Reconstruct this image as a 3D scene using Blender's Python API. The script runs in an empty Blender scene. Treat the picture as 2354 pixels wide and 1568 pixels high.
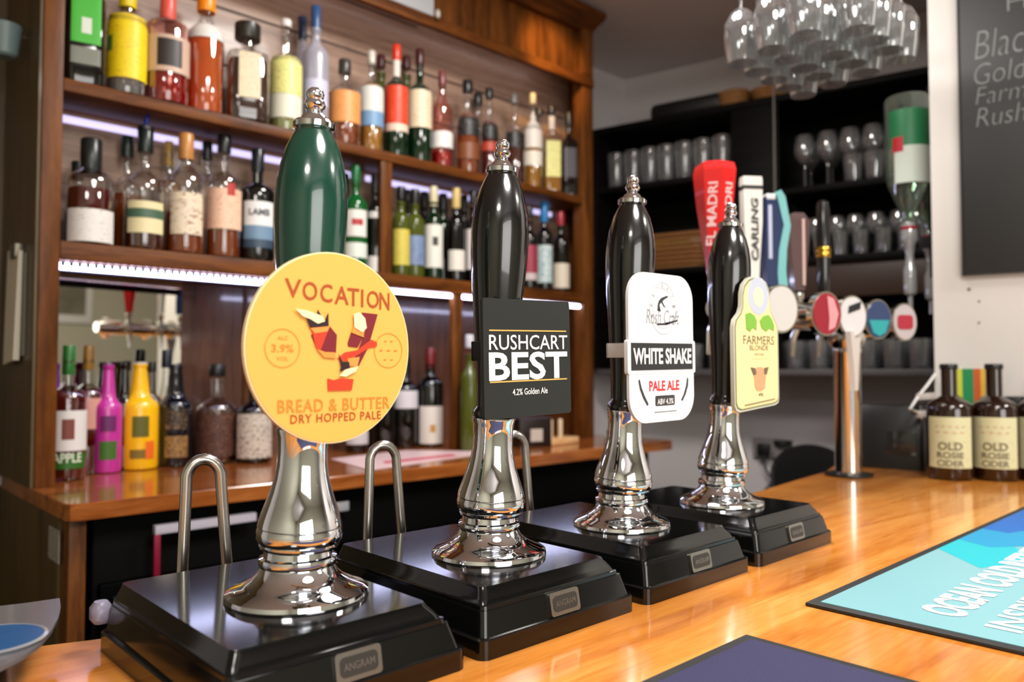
import bpy, bmesh, math, random
from mathutils import Vector, Matrix
from math import sin, cos, pi, radians as RAD
random.seed(7)
sc = bpy.context.scene
COL = sc.collection

# ------------------------------------------------------------------ camera
EYE = 1.35                       # eye height above the floor
F_PX, AZ, PITCH = 1790.0, RAD(46.59), RAD(2.08)
cam_d = bpy.data.cameras.new('camera'); cam = bpy.data.objects.new('camera', cam_d); COL.objects.link(cam)
cam_d.sensor_width = 36; cam_d.lens = F_PX / 2354 * 36
cam_d.clip_start = .02
cam.location = (0, 0, EYE)
cam.rotation_euler = (pi / 2 + PITCH, 0, AZ - pi / 2)
cam_d.dof.use_dof = True; cam_d.dof.focus_distance = .80; cam_d.dof.aperture_fstop = 4.2
sc.camera = cam
# ------------------------------------------------------------------ world, view
w = bpy.data.worlds.new('world'); sc.world = w; w.use_nodes = True
w.node_tree.nodes['Background'].inputs[0].default_value = (.5, .52, .55, 1)
w.node_tree.nodes['Background'].inputs[1].default_value = .25
sc.view_settings.view_transform = 'Standard'; sc.view_settings.look = 'None'
sc.view_settings.exposure = .12; sc.view_settings.gamma = 1.0
sc.view_settings.use_curve_mapping = False
cy = sc.cycles
cy.max_bounces = 9; cy.diffuse_bounces = 3; cy.glossy_bounces = 5; cy.transmission_bounces = 6
cy.transparent_max_bounces = 20; cy.caustics_reflective = False; cy.caustics_refractive = False
cy.sample_clamp_indirect = 4; cy.use_denoising = True


def area(name, loc, rot, size, power, col, sy=None):
    l = bpy.data.lights.new(name, 'AREA'); l.energy = power; l.color = col; l.size = size
    if sy: l.shape = 'RECTANGLE'; l.size_y = sy
    if name.startswith('ceiling'): l.shape = 'DISK'; l.size *= 1.1
    o = bpy.data.objects.new(name, l); COL.objects.link(o); o.location = loc; o.rotation_euler = rot
    return o


# ceiling lamps over the bar and room, plus added window and ceiling fill lights
area('added_window_light', (-.3, -2.52, 1.75), (RAD(90), 0, 0), 2.0, 42, (1, .97, .93), 1.2)  # invented window source, brightens everything facing the customer side
area('ceiling_lamp_bar', (.55, -.35, 2.66), (0, 0, 0), .62, 34, (1, .95, .9), .62)
area('ceiling_lamp_room', (-1.2, -.9, 2.66), (0, 0, 0), .6, 22, (1, .94, .86), .6)
area('ceiling_fill_serving', (1.25, .98, 2.66), (0, 0, 0), .4, 27, (1, .95, .9), .4)  # added to brighten the end wall behind the bar
area('ceiling_fill_far', (2.0, -.9, 2.66), (0, 0, 0), .4, 26, (1, .93, .86), .4)  # added to lighten the customer wall reflected in the mirror

# ------------------------------------------------------------------ view geometry helper (a pixel of the photograph -> a place in the room)
_F = Vector((cos(AZ) * cos(PITCH), sin(AZ) * cos(PITCH), sin(PITCH)))
_R = Vector((sin(AZ), -cos(AZ), 0)); _U = _R.cross(_F)


def ray(px, py): return _F + _R * ((px - 1177) / F_PX) + _U * ((784 - py) / F_PX)
def on_y(px, py, Y):
    r = ray(px, py) * (Y / ray(px, py).y); r.z += EYE; return r
def on_z(px, py, z):
    r = ray(px, py); r = r * ((z - EYE) / r.z); r.z += EYE; return r
def depth(p): return (Vector(p) - Vector((0, 0, EYE))).dot(_F)


# ------------------------------------------------------------------ materials
def S(r, g, b):
    f = lambda c: (c / 255 / 12.92) if c / 255 <= .04045 else ((c / 255 + .055) / 1.055) ** 2.4
    return (f(r), f(g), f(b), 1)


def new_mat(name):
    m = bpy.data.materials.new(name); m.use_nodes = True; nt = m.node_tree
    return m, nt, nt.nodes['Principled BSDF'], nt.nodes['Material Output']


def P(name, rgb, rough=.5, metal=0, coat=0, emit=0, spec=.5, bump=0, var=0, scale=30, trans=0):
    m, nt, b, o = new_mat(name); c = S(*rgb)
    b.inputs['Base Color'].default_value = c; b.inputs['Roughness'].default_value = rough
    b.inputs['Metallic'].default_value = metal; b.inputs['Coat Weight'].default_value = coat
    b.inputs['Coat Roughness'].default_value = .05; b.inputs['Specular IOR Level'].default_value = spec
    b.inputs['Transmission Weight'].default_value = trans
    if emit: b.inputs['Emission Color'].default_value = c; b.inputs['Emission Strength'].default_value = emit
    if bump or var:
        tc = nt.nodes.new('ShaderNodeTexCoord'); n = nt.nodes.new('ShaderNodeTexNoise'); n.inputs['Scale'].default_value = scale
        n.inputs['Detail'].default_value = 4; nt.links.new(tc.outputs['Object'], n.inputs['Vector'])
        if var:
            mx = nt.nodes.new('ShaderNodeMix'); mx.data_type = 'RGBA'
            mx.inputs['A'].default_value = tuple(x * (1 - var) for x in c[:3]) + (1,)
            mx.inputs['B'].default_value = tuple(min(1, x * (1 + var)) for x in c[:3]) + (1,)
            nt.links.new(n.outputs['Fac'], mx.inputs['Factor']); nt.links.new(mx.outputs['Result'], b.inputs['Base Color'])
        if bump:
            bp = nt.nodes.new('ShaderNodeBump'); bp.inputs['Strength'].default_value = bump; bp.inputs['Distance'].default_value = .002
            nt.links.new(n.outputs['Fac'], bp.inputs['Height']); nt.links.new(bp.outputs['Normal'], b.inputs['Normal'])
    return m


def wood(name, dark, mid, light, stretch=(1.2, 14, 14), rough=.3, coat=.3, scale=3.0, bands=None, band_axis=1, bump=.15, spec=.5):
    m, nt, b, o = new_mat(name); N = nt.nodes.new; L = nt.links.new
    tc = N('ShaderNodeTexCoord'); mp = N('ShaderNodeMapping'); mp.inputs['Scale'].default_value = stretch
    L(tc.outputs['Object'], mp.inputs['Vector'])
    n1 = N('ShaderNodeTexNoise'); n1.inputs['Scale'].default_value = scale; n1.inputs['Detail'].default_value = 6; n1.inputs['Distortion'].default_value = .9
    n2 = N('ShaderNodeTexNoise'); n2.inputs['Scale'].default_value = scale * 7; n2.inputs['Detail'].default_value = 5
    L(mp.outputs['Vector'], n1.inputs['Vector']); L(mp.outputs['Vector'], n2.inputs['Vector'])
    add = N('ShaderNodeMath'); add.operation = 'MULTIPLY_ADD'; add.inputs[1].default_value = .35
    L(n2.outputs['Fac'], add.inputs[0]); L(n1.outputs['Fac'], add.inputs[2])
    cr = N('ShaderNodeValToRGB'); L(add.outputs[0], cr.inputs['Fac'])
    e = cr.color_ramp.elements; e[0].position = .42; e[0].color = S(*dark); e[1].position = .95; e[1].color = S(*light)
    k = e.new(.66); k.color = S(*mid)
    col = cr.outputs['Color']
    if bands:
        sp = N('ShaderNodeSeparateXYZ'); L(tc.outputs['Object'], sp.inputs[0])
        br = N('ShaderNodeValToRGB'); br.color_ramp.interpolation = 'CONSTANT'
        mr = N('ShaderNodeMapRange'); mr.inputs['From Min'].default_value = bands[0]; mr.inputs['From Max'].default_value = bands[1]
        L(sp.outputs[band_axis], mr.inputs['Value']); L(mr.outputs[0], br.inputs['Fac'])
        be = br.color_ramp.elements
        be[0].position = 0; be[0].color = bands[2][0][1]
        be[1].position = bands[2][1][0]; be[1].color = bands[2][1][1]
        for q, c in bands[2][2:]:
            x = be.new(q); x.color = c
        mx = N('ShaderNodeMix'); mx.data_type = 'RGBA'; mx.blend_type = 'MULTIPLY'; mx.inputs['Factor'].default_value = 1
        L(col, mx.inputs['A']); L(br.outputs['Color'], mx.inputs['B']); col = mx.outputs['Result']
    L(col, b.inputs['Base Color'])
    b.inputs['Roughness'].default_value = rough; b.inputs['Coat Weight'].default_value = coat; b.inputs['Coat Roughness'].default_value = .08; b.inputs['Specular IOR Level'].default_value = spec
    bp = N('ShaderNodeBump'); bp.inputs['Strength'].default_value = bump; bp.inputs['Distance'].default_value = .0006
    L(n2.outputs['Fac'], bp.inputs['Height']); L(bp.outputs['Normal'], b.inputs['Normal'])
    return m


def thin_glass(name, tint, edge=.35, rough=.02, body=0.0, bodycol=(230, 230, 235)):
    """thin walled glass: clear through the middle, bright at the rim"""
    m, nt, b, o = new_mat(name); N = nt.nodes.new; L = nt.links.new
    tr = N('ShaderNodeBsdfTransparent'); tr.inputs['Color'].default_value = S(*tint)
    gl = N('ShaderNodeBsdfGlossy'); gl.inputs['Color'].default_value = (1, 1, 1, 1); gl.inputs['Roughness'].default_value = rough
    lw = N('ShaderNodeLayerWeight'); lw.inputs['Blend'].default_value = edge
    mr = N('ShaderNodeMapRange'); mr.inputs['To Min'].default_value = .06; mr.inputs['To Max'].default_value = .85
    L(lw.outputs['Facing'], mr.inputs['Value'])
    mx = N('ShaderNodeMixShader'); L(mr.outputs[0], mx.inputs['Fac']); L(tr.outputs[0], mx.inputs[1]); L(gl.outputs[0], mx.inputs[2])
    out = mx.outputs[0]
    if body:
        df = N('ShaderNodeBsdfDiffuse'); df.inputs['Color'].default_value = S(*bodycol)
        m2 = N('ShaderNodeMixShader'); m2.inputs['Fac'].default_value = body; L(out, m2.inputs[1]); L(df.outputs[0], m2.inputs[2]); out = m2.outputs[0]
    L(out, o.inputs['Surface']); nt.nodes.remove(b)
    return m


def liquid(name, rgb, through=.45):
    m, nt, b, o = new_mat(name); N = nt.nodes.new; L = nt.links.new
    tr = N('ShaderNodeBsdfTransparent'); tr.inputs['Color'].default_value = S(*rgb)
    b.inputs['Base Color'].default_value = S(*rgb); b.inputs['Roughness'].default_value = .08; b.inputs['Coat Weight'].default_value = .5
    mx = N('ShaderNodeMixShader'); mx.inputs['Fac'].default_value = 1 - through
    L(tr.outputs[0], mx.inputs[1]); L(b.outputs[0], mx.inputs[2]); L(mx.outputs[0], o.inputs['Surface'])
    return m


def printed(name, base, ink, scale=60, amount=.5, stretch=(2.4, 2.4, 5.5)):
    """paper label whose small print is unreadable: fine blotches of ink colour on the paper colour"""
    m, nt, b, o = new_mat(name); N = nt.nodes.new; L = nt.links.new
    tc = N('ShaderNodeTexCoord'); mp = N('ShaderNodeMapping'); mp.inputs['Scale'].default_value = stretch
    L(tc.outputs['Object'], mp.inputs['Vector'])
    n = N('ShaderNodeTexNoise'); n.inputs['Scale'].default_value = scale; n.inputs['Detail'].default_value = 3
    L(mp.outputs[0], n.inputs['Vector'])
    cr = N('ShaderNodeValToRGB'); e = cr.color_ramp.elements
    e[0].position = 1 - amount; e[0].color = S(*base); e[1].position = min(1, 1 - amount + .12); e[1].color = S(*ink)
    L(n.outputs['Fac'], cr.inputs['Fac']); L(cr.outputs[0], b.inputs['Base Color']); b.inputs['Roughness'].default_value = .45
    return m


_pc = {}
def C_(rgb, rough=.45, metal=0, coat=0, emit=0):
    k = (tuple(rgb), rough, metal, coat, emit)
    if k not in _pc: _pc[k] = P('paint_%d_%d_%d' % tuple(rgb), rgb, rough, metal, coat, emit)
    return _pc[k]


W1 = (1, 1, 1, 1)
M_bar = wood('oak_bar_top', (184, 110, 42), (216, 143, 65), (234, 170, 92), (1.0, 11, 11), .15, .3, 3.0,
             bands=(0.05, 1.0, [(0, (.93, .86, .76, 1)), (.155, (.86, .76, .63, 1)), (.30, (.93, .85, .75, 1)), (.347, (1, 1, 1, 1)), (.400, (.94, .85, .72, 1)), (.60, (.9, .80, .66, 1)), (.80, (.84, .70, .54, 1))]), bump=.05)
M_shelf = wood('dark_oak_shelf', (52, 27, 7), (94, 50, 15), (126, 74, 27), (1.5, 12, 12), .45, .0, spec=.22)
M_post = wood('dark_oak_post', (56, 29, 8), (98, 55, 18), (128, 76, 30), (12, 12, 1.2), .42, .0, spec=.25)
M_counter = wood('red_brown_counter', (104, 50, 15), (150, 82, 34), (184, 112, 56), (1.2, 12, 12), .18, .6)
M_side = wood('olive_side_panel', (52, 40, 15), (80, 62, 28), (96, 76, 38), (9, 9, .8), .5, .1)
M_back = wood('pale_plank', (112, 86, 72), (154, 124, 106), (178, 148, 128), (1.2, 9, 16), .4, .15, bands=(0.9, 2.9, [(0, W1), (.5, W1)]), band_axis=2)
M_panel = wood('brown_back_panel', (56, 28, 16), (90, 52, 34), (116, 74, 52), (10, 10, .8), .38, .8)
M_dkwood = wood('near_black_wood', (7, 7, 6), (12, 11, 10), (20, 18, 15), (1.2, 12, 12), .6, 0, spec=.12)
M_black = P('gloss_black_box', (9, 10, 10), .11, 0, 0, spec=.5, bump=.02, scale=20)
M_handleblk = P('gloss_black_handle', (8, 8, 9), .2, 0, .8)
M_green = P('bottle_green_handle', (8, 62, 48), .2, 0, .8)
M_chrome = P('polished_chrome', (230, 233, 238), .035, 1)
M_chrome2 = P('worn_chrome', (215, 212, 206), .12, 1)
M_steel = P('brushed_steel_tube', (196, 192, 184), .25, 1)
M_pewter = P('pewter_plate', (168, 166, 158), .3, 1)
M_white = P('white_card', (236, 236, 234), .4)
M_wall = P('matt_white_wall', (226, 220, 220), .8, var=.04, scale=6, bump=.1)
M_pier = P('white_painted_pier', (218, 215, 210), .75, var=.02, scale=5, bump=.1)
M_khaki = P('cream_green_wall', (190, 188, 168), .8, var=.05, scale=3)
M_ceil = P('ceiling_plaster', (222, 214, 212), .85)
M_floor = wood('dark_floor_boards', (28, 24, 20), (42, 36, 30), (56, 50, 42), (1.5, 9, 9), .4, .1)
M_chalk = P('chalkboard_black', (36, 37, 37), .55, var=.12, scale=4)
M_clear = thin_glass('clear_glass', (246, 247, 247))
M_clear2 = thin_glass('clear_glassware', (236, 238, 238), .42, .04, .07)
M_frost = thin_glass('frosted_glass', (215, 215, 226), .3, .3, .45, (196, 196, 212))
M_pinkg = thin_glass('pink_glass', (250, 208, 202), .3)
M_greeng = P('dark_green_glass', (8, 34, 14), .06, 0, .6)
M_green2 = P('bright_green_glass', (10, 84, 34), .06, 0, .6)
M_blackg = P('near_black_glass', (12, 10, 9), .06, 0, .6)
M_browng = P('brown_glass', (34, 14, 4), .06, 0, .6)
M_olive = liquid('olive_wine_glass', (88, 96, 30), .3)
M_amber = liquid('amber_spirit', (182, 84, 14), .5)
M_damber = liquid('dark_amber_spirit', (84, 30, 8), .25)
M_gold = liquid('golden_spirit', (206, 140, 30), .4)
M_red = liquid('red_spirit', (170, 20, 10), .35)
M_dred = liquid('dark_red_spirit', (96, 14, 10), .25)
M_orange = liquid('orange_spirit', (246, 112, 12), .45)
M_brown = liquid('brown_liqueur', (66, 26, 12), .25)
M_water = liquid('clear_spirit', (214, 216, 210), .8)
M_yliq = liquid('straw_spirit', (206, 206, 130), .5)
M_mirror = P('mirror_silver', (226, 222, 210), .015, 1)
M_led = P('led_tape', (206, 212, 255), .4, emit=22)
M_leddim = P('led_lens', (150, 150, 214), .4, emit=1.2)


# ------------------------------------------------------------------ mesh builder
class G:
    def __init__(s): s.bm = bmesh.new()

    def faces(s, vs, fs):
        b = [s.bm.verts.new(v) for v in vs]
        for f in fs:
            try: s.bm.faces.new([b[i] for i in f])
            except ValueError: pass
        return b

    def box(s, x0, x1, y0, y1, z0, z1, bev=0, seg=2):
        t = bmesh.new(); bmesh.ops.create_cube(t, size=1)
        for v in t.verts: v.co = Vector((x0 + (v.co.x + .5) * (x1 - x0), y0 + (v.co.y + .5) * (y1 - y0), z0 + (v.co.z + .5) * (z1 - z0)))
        if bev: bmesh.ops.bevel(t, geom=t.edges[:], offset=bev, segments=seg, affect='EDGES', profile=.5)
        s.merge(t); return s

    def merge(s, t, mat=None):
        me = bpy.data.meshes.new('t'); t.to_mesh(me); t.free()
        if mat is not None: me.transform(mat)
        s.bm.from_mesh(me); bpy.data.meshes.remove(me)

    def lathe(s, prof, n=28, c=(0, 0), sq=None, a0=0, a1=2 * pi, sy=1.0):
        full = abs(a1 - a0 - 2 * pi) < 1e-6
        k = n if full else n + 1
        rings = []
        for i, (r, z) in enumerate(prof):
            q = 1.0
            if sq: q = sq[i] if isinstance(sq, (list, tuple)) else sq
            ring = []
            for j in range(k):
                a = a0 + (a1 - a0) * j / n
                ca, sa = cos(a), sin(a); f = 1.0
                if q != 1.0: f = 1 / ((abs(ca) ** q + abs(sa) ** q) ** (1 / q)) if q > 1.01 else 1
                ring.append(s.bm.verts.new((c[0] + r * f * ca, c[1] + r * f * sa * sy, z)))
            rings.append(ring)
        for A, B in zip(rings, rings[1:]):
            for j in range(n if full else n):
                j2 = (j + 1) % k
                s.bm.faces.new((A[j], A[j2], B[j2], B[j]))
        if full:
            for R, flip in ((rings[0], 1), (rings[-1], 0)):
                if prof[0 if flip else -1][0] > 1e-5:
                    s.bm.faces.new(R[::-1] if flip else R)
        return s

    def loft(s, secs):
        """secs: list of closed outlines (lists of 3d points, the same count)"""
        rs = [[s.bm.verts.new(p) for p in o] for o in secs]
        n = len(rs[0])
        for A, B in zip(rs, rs[1:]):
            for j in range(n): s.bm.faces.new((A[j], A[(j + 1) % n], B[(j + 1) % n], B[j]))
        s.bm.faces.new(rs[0][::-1]); s.bm.faces.new(rs[-1])
        return s

    def prism(s, out, y0, y1):
        """outline in x,z extruded along y"""
        return s.loft([[(x, y1, z) for x, z in out], [(x, y0, z) for x, z in out]])

    def slab(s, out, z0, z1):
        return s.loft([[(x, y, z0) for x, y in out], [(x, y, z1) for x, y in out]])

    def tube(s, pts, r, n=12, cap=True):
        pts = [Vector(p) for p in pts]; rings = []; up = None
        for i, p in enumerate(pts):
            d = (pts[min(i + 1, len(pts) - 1)] - pts[max(i - 1, 0)]).normalized()
            if up is None: up = Vector((0, 0, 1)) if abs(d.z) < .9 else Vector((1, 0, 0))
            x = d.cross(up).normalized(); up = x.cross(d).normalized()
            rr = r[i] if isinstance(r, (list, tuple)) else r
            rings.append([s.bm.verts.new(p + x * (rr * cos(2 * pi * j / n)) + up * (rr * sin(2 * pi * j / n))) for j in range(n)])
        for A, B in zip(rings, rings[1:]):
            for j in range(n): s.bm.faces.new((A[j], A[(j + 1) % n], B[(j + 1) % n], B[j]))
        if cap: s.bm.faces.new(rings[0][::-1]); s.bm.faces.new(rings[-1])
        return s

    def make(s, name, mat, parent=None, smooth=35, loc=None, rot=None):
        bmesh.ops.recalc_face_normals(s.bm, faces=s.bm.faces[:])
        me = bpy.data.meshes.new(name); s.bm.to_mesh(me); s.bm.free()
        me.materials.append(mat)
        if smooth:
            me.shade_smooth(); me.set_sharp_from_angle(angle=RAD(smooth))
        o = bpy.data.objects.new(name, me); COL.objects.link(o)
        if parent: o.parent = parent
        if loc is not None: o.location = loc
        if rot is not None: o.rotation_euler = rot
        return o


def tag(o, label=None, cat=None, group=None, kind=None):
    if label: o['label'] = label
    if cat: o['category'] = cat
    if group: o['group'] = group
    if kind: o['kind'] = kind
    return o


def thing(name, label, cat, loc=(0, 0, 0), rz=0, group=None):
    o = bpy.data.objects.new(name, None); COL.objects.link(o); o.empty_display_size = .05
    o.location = loc; o.rotation_euler = (0, 0, rz)
    return tag(o, label, cat, group)


def copy_tree(o, parent=None):
    c = o.copy(); COL.objects.link(c)
    if parent: c.parent = parent
    for ch in list(o.children): copy_tree(ch, c)
    return c


def structure(g, name, mat, **k):
    return tag(g.make(name, mat, None, **k), kind='structure')


def rrect(w, h, r, n=5, cx=0, cz=0):
    o = []
    for sx, sz, a in ((1, 1, 0), (-1, 1, 90), (-1, -1, 180), (1, -1, 270)):
        for i in range(n + 1):
            t = RAD(a + 90 * i / n); o.append((cx + sx * (w / 2 - r) + r * cos(t), cz + sz * (h / 2 - r) + r * sin(t)))
    return o


def oval(rx, rz, n=48, cx=0, cz=0): return [(cx + rx * cos(2 * pi * i / n), cz + rz * sin(2 * pi * i / n)) for i in range(n)]


def letters(txt, w, h, bold=.0, shear=0, space=1.0):
    """mesh of a line of text, fitted to w x h, centred on the origin in the x,z plane, facing -y"""
    cu = bpy.data.curves.new('letters', 'FONT'); cu.body = txt; cu.size = 1; cu.offset = bold; cu.shear = shear
    cu.space_character = space; cu.extrude = 0; cu.resolution_u = 3
    ob = bpy.data.objects.new('letters', cu); COL.objects.link(ob)
    me = bpy.data.meshes.new_from_object(ob); bpy.data.objects.remove(ob)
    xs = [v.co.x for v in me.vertices]; ys = [v.co.y for v in me.vertices]
    x0, x1, y0, y1 = min(xs), max(xs), min(ys), max(ys)
    vs = [((v.co.x - (x0 + x1) / 2) / (x1 - x0) * w, 0.0, (v.co.y - (y0 + y1) / 2) / (y1 - y0) * h) for v in me.vertices]
    fs = [tuple(p.vertices) for p in me.polygons]
    bpy.data.meshes.remove(me); bpy.data.curves.remove(cu)
    return vs, fs


def put_text(g, txt, cx, cz, w, h, y, bold=0, shear=0, rot=0, space=1.0, thick=.0003):
    vs, fs = letters(txt, w, h, bold, shear, space)
    c, s_ = cos(rot), sin(rot)
    g.faces([(cx + v[0] * c - v[2] * s_, y, cz + v[0] * s_ + v[2] * c) for v in vs], fs)
    return g


def wrap_text(g, txt, r, ang, cz, w, h, bold=0):
    """text bent round an upright cylinder; ang = direction it faces, measured from -y"""
    vs, fs = letters(txt, w, h, bold)
    g.faces([(r * sin(ang + v[0] / r), -r * cos(ang + v[0] / r), cz + v[2]) for v in vs], fs)
    return g


# ================================================================== THE ROOM
Cx, Cy = 2.845, 2.243                       # far corner of the room
UA = math.atan2(-.974, .2267)               # the end wall runs at this angle
BAR = 1.10
structure(G().box(-2.4, 4.3, -2.7, 2.4, -.06, 0), 'floor', M_floor)
structure(G().box(-2.4, 4.3, -2.7, 2.4, 2.70, 2.76), 'ceiling', M_ceil)
structure(G().box(-2.3, Cx + .1, Cy, Cy + .1, 0, 2.70), 'wall_back', M_wall)
e = structure(G().box(-.1, 5.3, 0, .1, 0, 2.70), 'wall_end', M_wall, loc=(Cx, Cy, 0), rot=(0, 0, UA))
structure(G().box(-2.4, -2.3, -2.7, 2.35, 0, 2.70), 'wall_left', M_khaki)
g = G().box(-2.4, -1.3, -2.7, -2.6, 0, 2.70).box(.7, 4.2, -2.7, -2.6, 0, 2.70).box(-1.3, .7, -2.7, -2.6, 0, 1.15).box(-1.3, .7, -2.7, -2.6, 2.35, 2.70)
structure(g, 'wall_front', M_khaki)
g = G().box(-1.3, .7, -2.66, -2.62, 1.15, 1.20).box(-1.3, .7, -2.66, -2.62, 2.30, 2.35).box(-1.3, -1.25, -2.66, -2.62, 1.2, 2.3).box(.65, .7, -2.66, -2.62, 1.2, 2.3).box(-.33, -.27, -2.66, -2.62, 1.2, 2.3)
structure(g, 'added_window_1', M_white)  # unseen window, added for the fill light and bright chrome reflections

# white pier at the end of the bar, with the chalkboard
PO = Vector((2.14, .70, 0))
pier = structure(G().box(0, 1.5, 0, .15, 0, 2.70), 'wall_pier', M_pier, loc=PO, rot=(0, 0, UA))
bd = thing('chalkboard', 'black chalkboard with handwritten beer names on the white pier', 'chalkboard', (PO.x, PO.y, 0), UA)
G().box(.070, .62, -.016, -.0005, EYE + .237, EYE + 1.02, .002).make('board', M_chalk, bd)
g = G()
fr = [(.066, .070, .233, 1.024), (.62, .624, .233, 1.024)]
for a, b_, c, d in fr: g.box(a, b_, -.018, -.0005, EYE + c, EYE + d)
g.box(.066, .624, -.018, -.0005, EYE + .233, EYE + .237)
g.make('frame', P('board_frame', (22, 22, 22), .4), bd)
g = G()
for t, x, z, w_, h_ in (('Black', .103, .803, .135, .070), ('Golden', .101, .730, .160, .052), ('Farmers', .103, .676, .175, .042), ('Rushcart', .103, .622, .195, .046)):
    put_text(g, t, x + w_ / 2, EYE + z, w_, h_, -.0168, -.018, .18)
put_text(g, 'Hand', .173 + .07, EYE + .895, .14, .045, -.0168, -.018)
g.make('chalk_writing', P('chalk', (126, 128, 128), .9), bd)
g = G()
for t, z in ((.079, .199), (.098, .170), (.099, .118)):
    g.lathe([(.0035, 0), (.0035, .001)], 10, (0, 0))
g.bm.free()
for i, (t, z, r) in enumerate(((.079, .199, .0045), (.100, .168, .003), (.099, .115, .003))):
    o = G().prism(oval(r, r, 14), -.0008, 0).make('wall_plug', P('plug_grey', (120, 118, 116), .7), None, loc=PO + Vector((.2267 * t, -.974 * t, EYE + z)), rot=(0, 0, UA))
    tag(o, ['largest grey screw plug in the white pier below the chalkboard', 'middle small screw mark in the white pier', 'lowest small screw mark in the white pier'][i], 'screw plug')

# ================================================================== THE BAR TOP
out = [(-1.2, .02), (3.2, .02), (3.2, .10), (2.30, .10), (2.115, .80), (2.115, 1.02), (1.90, 1.02), (1.87, .862), (1.67, .842), (1.47, .818), (1.1, .80), (.23, .793), (.17, .815), (-1.2, .87)]
out = [(-1.2, .02), (2.26, .02), (2.135, .69), (2.30, .735), (2.28, .98), (2.00, .90), (1.87, .862), (1.67, .842), (1.47, .818), (1.1, .80), (.23, .793), (.17, .815), (-1.2, .87)]
bc = thing('bar_counter', 'wooden bar counter with the long orange oak top carrying the hand pumps', 'bar counter', (0, 0, 0))
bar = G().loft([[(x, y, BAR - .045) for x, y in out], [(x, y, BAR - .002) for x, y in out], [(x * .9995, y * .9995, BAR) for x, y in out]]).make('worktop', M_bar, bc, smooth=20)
bf = G().box(-1.2, 2.2, .10, .14, .0, BAR - .045).box(-1.2, 2.05, .74, .77, 0, BAR - .045).make('front_panel', M_side, bc)

# ================================================================== HAND PUMPS
def cover_outline(w, d, r, z, k):
    x0, x1, y0, y1 = -w / 2 + .004 + .012 * k, w / 2 - .004 - .026 * k, -d / 2 + .004 + .014 * k, d / 2 - .003 - .003 * k
    return [(x, y, z) for x, y in rrect(x1 - x0, y1 - y0, r, 5, (x0 + x1) / 2, (y0 + y1) / 2)]


def base_outline(w, d, r, z, inset):
    return [(x, y, z) for x, y in rrect(w - 2 * inset, d - 2 * inset, max(.002, r - inset * .3), 5)]

HP = [(.0, .0615), (.0015, .0622), (.005, .0615), (.008, .057), (.011, .048), (.016, .0395), (.021, .0345), (.026, .0318), (.0268, .0335), (.030, .0342), (.0335, .0335), (.0345, .0300), (.040, .0292)]
COLP = [(.0405, .0285), (.042, .0325), (.044, .0332), (.0455, .0318), (.0465, .0340), (.050, .0356), (.056, .0358), (.0595, .0345), (.0605, .0352), (.064, .0346), (.071, .0325), (.080, .0292), (.090, .0258), (.101, .0229), (.112, .0212), (.124, .0208), (.136, .0216), (.1405, .0228), (.1425, .0228)]
HANP = [(.1428, .0212), (.146, .0224), (.150, .0218), (.153, .0192), (.158, .0186), (.175, .0192), (.200, .0208), (.23, .0232), (.26, .0258), (.29, .0286), (.315, .0302), (.335, .0306), (.352, .0296), (.368, .0268), (.382, .0228), (.392, .0182), (.398, .0150)]
FINP = [(.398, .0155), (.3995, .0178), (.404, .0178), (.406, .0160), (.4065, .0120), (.410, .0105), (.4125, .0075), (.415, .0062), (.4165, .0080), (.420, .0092), (.4235, .0080), (.425, .0062), (.4265, .0072), (.4295, .0078), (.4325, .0068), (.4345, .0045), (.4355, .0)]


def sw(p): return [(r, z) for z, r in p]


def hand_pump(x, label, hmat, hlabel, ox=0):
    t = thing('beer_hand_pump', label, 'beer pump', (x, .6365, BAR), 0, 'hand pumps in a row on the bar')
    W_, D_ = .212, .262
    G().loft([base_outline(W_, D_, .010, .0, 0), base_outline(W_, D_, .010, .0165, 0), base_outline(W_, D_, .010, .0178, .0013)]).make('plinth', M_black, t, 25)
    G().loft([cover_outline(W_, D_, .007, z, k) for z, k in ((.0178, 0), (.0195, .03), (.0390, .30), (.0394, .40), (.0425, .43), (.0430, .55), (.0480, .68), (.0540, .93), (.0560, .97), (.057, 1.0))]).make('pump_cover', M_black, t, 22)
    np_ = G().prism(rrect(.040, .0215, .003), -.0016, .0012).make('name_plate', M_pewter, t, loc=(.002, -D_ / 2 + .0052, .0290), rot=(RAD(-11), 0, 0))
    G().prism(rrect(.033, .0145, .004), -.0020, -.0012).make('plate_recess', C_((44, 44, 42), .4), np_)
    g = G(); put_text(g, 'ANGRAM', 0, 0, .027, .0055, -.0023, .01)
    g.make('lettering', M_pewter, np_)
    G().lathe([(r * .965, z) for r, z in sw(HP)], 56).make('flange', M_chrome, t, loc=(ox, -.0205, .057))
    arm = bpy.data.objects.new('pump_handle', None); COL.objects.link(arm); arm.parent = t; arm.location = (ox, -.0205, .057)
    arm.rotation_euler = (RAD(2.6), RAD(.2), 0)
    G().lathe(sw(COLP), 56).make('chrome_column', M_chrome, arm)
    h = G().lathe(sw(HANP), 48).make('hand_grip', hmat, arm); h['label'] = hlabel
    G().lathe(sw(FINP), 32).make('finial', M_chrome, arm)
    # swan neck spout rising behind the box
    pts = [(-.020, 0, .004), (-.017, 0, .115)]
    for i in range(1, 12):
        a = pi - pi * i / 12; pts.append((.0 + .017 * cos(a), 0, .135 + .022 * sin(a)))
    pts += [(.0175, 0, .125), (.021, 0, .08), (.025, 0, .035), (.028, 0, .004)]
    sn = G().tube(pts, .0058, 12).make('swan_neck', M_steel, t, loc=(-.003 + ox * .8, .172, 0), rot=(0, 0, RAD(-20)))
    G().tube([(-.018, .006, .012), (.0, -.012, .012), (.0, -.040, .012)], .007, 10).make('spout_elbow', M_steel, t, loc=(-.003 + ox * .8, .172, -.0))
    return t


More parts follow.
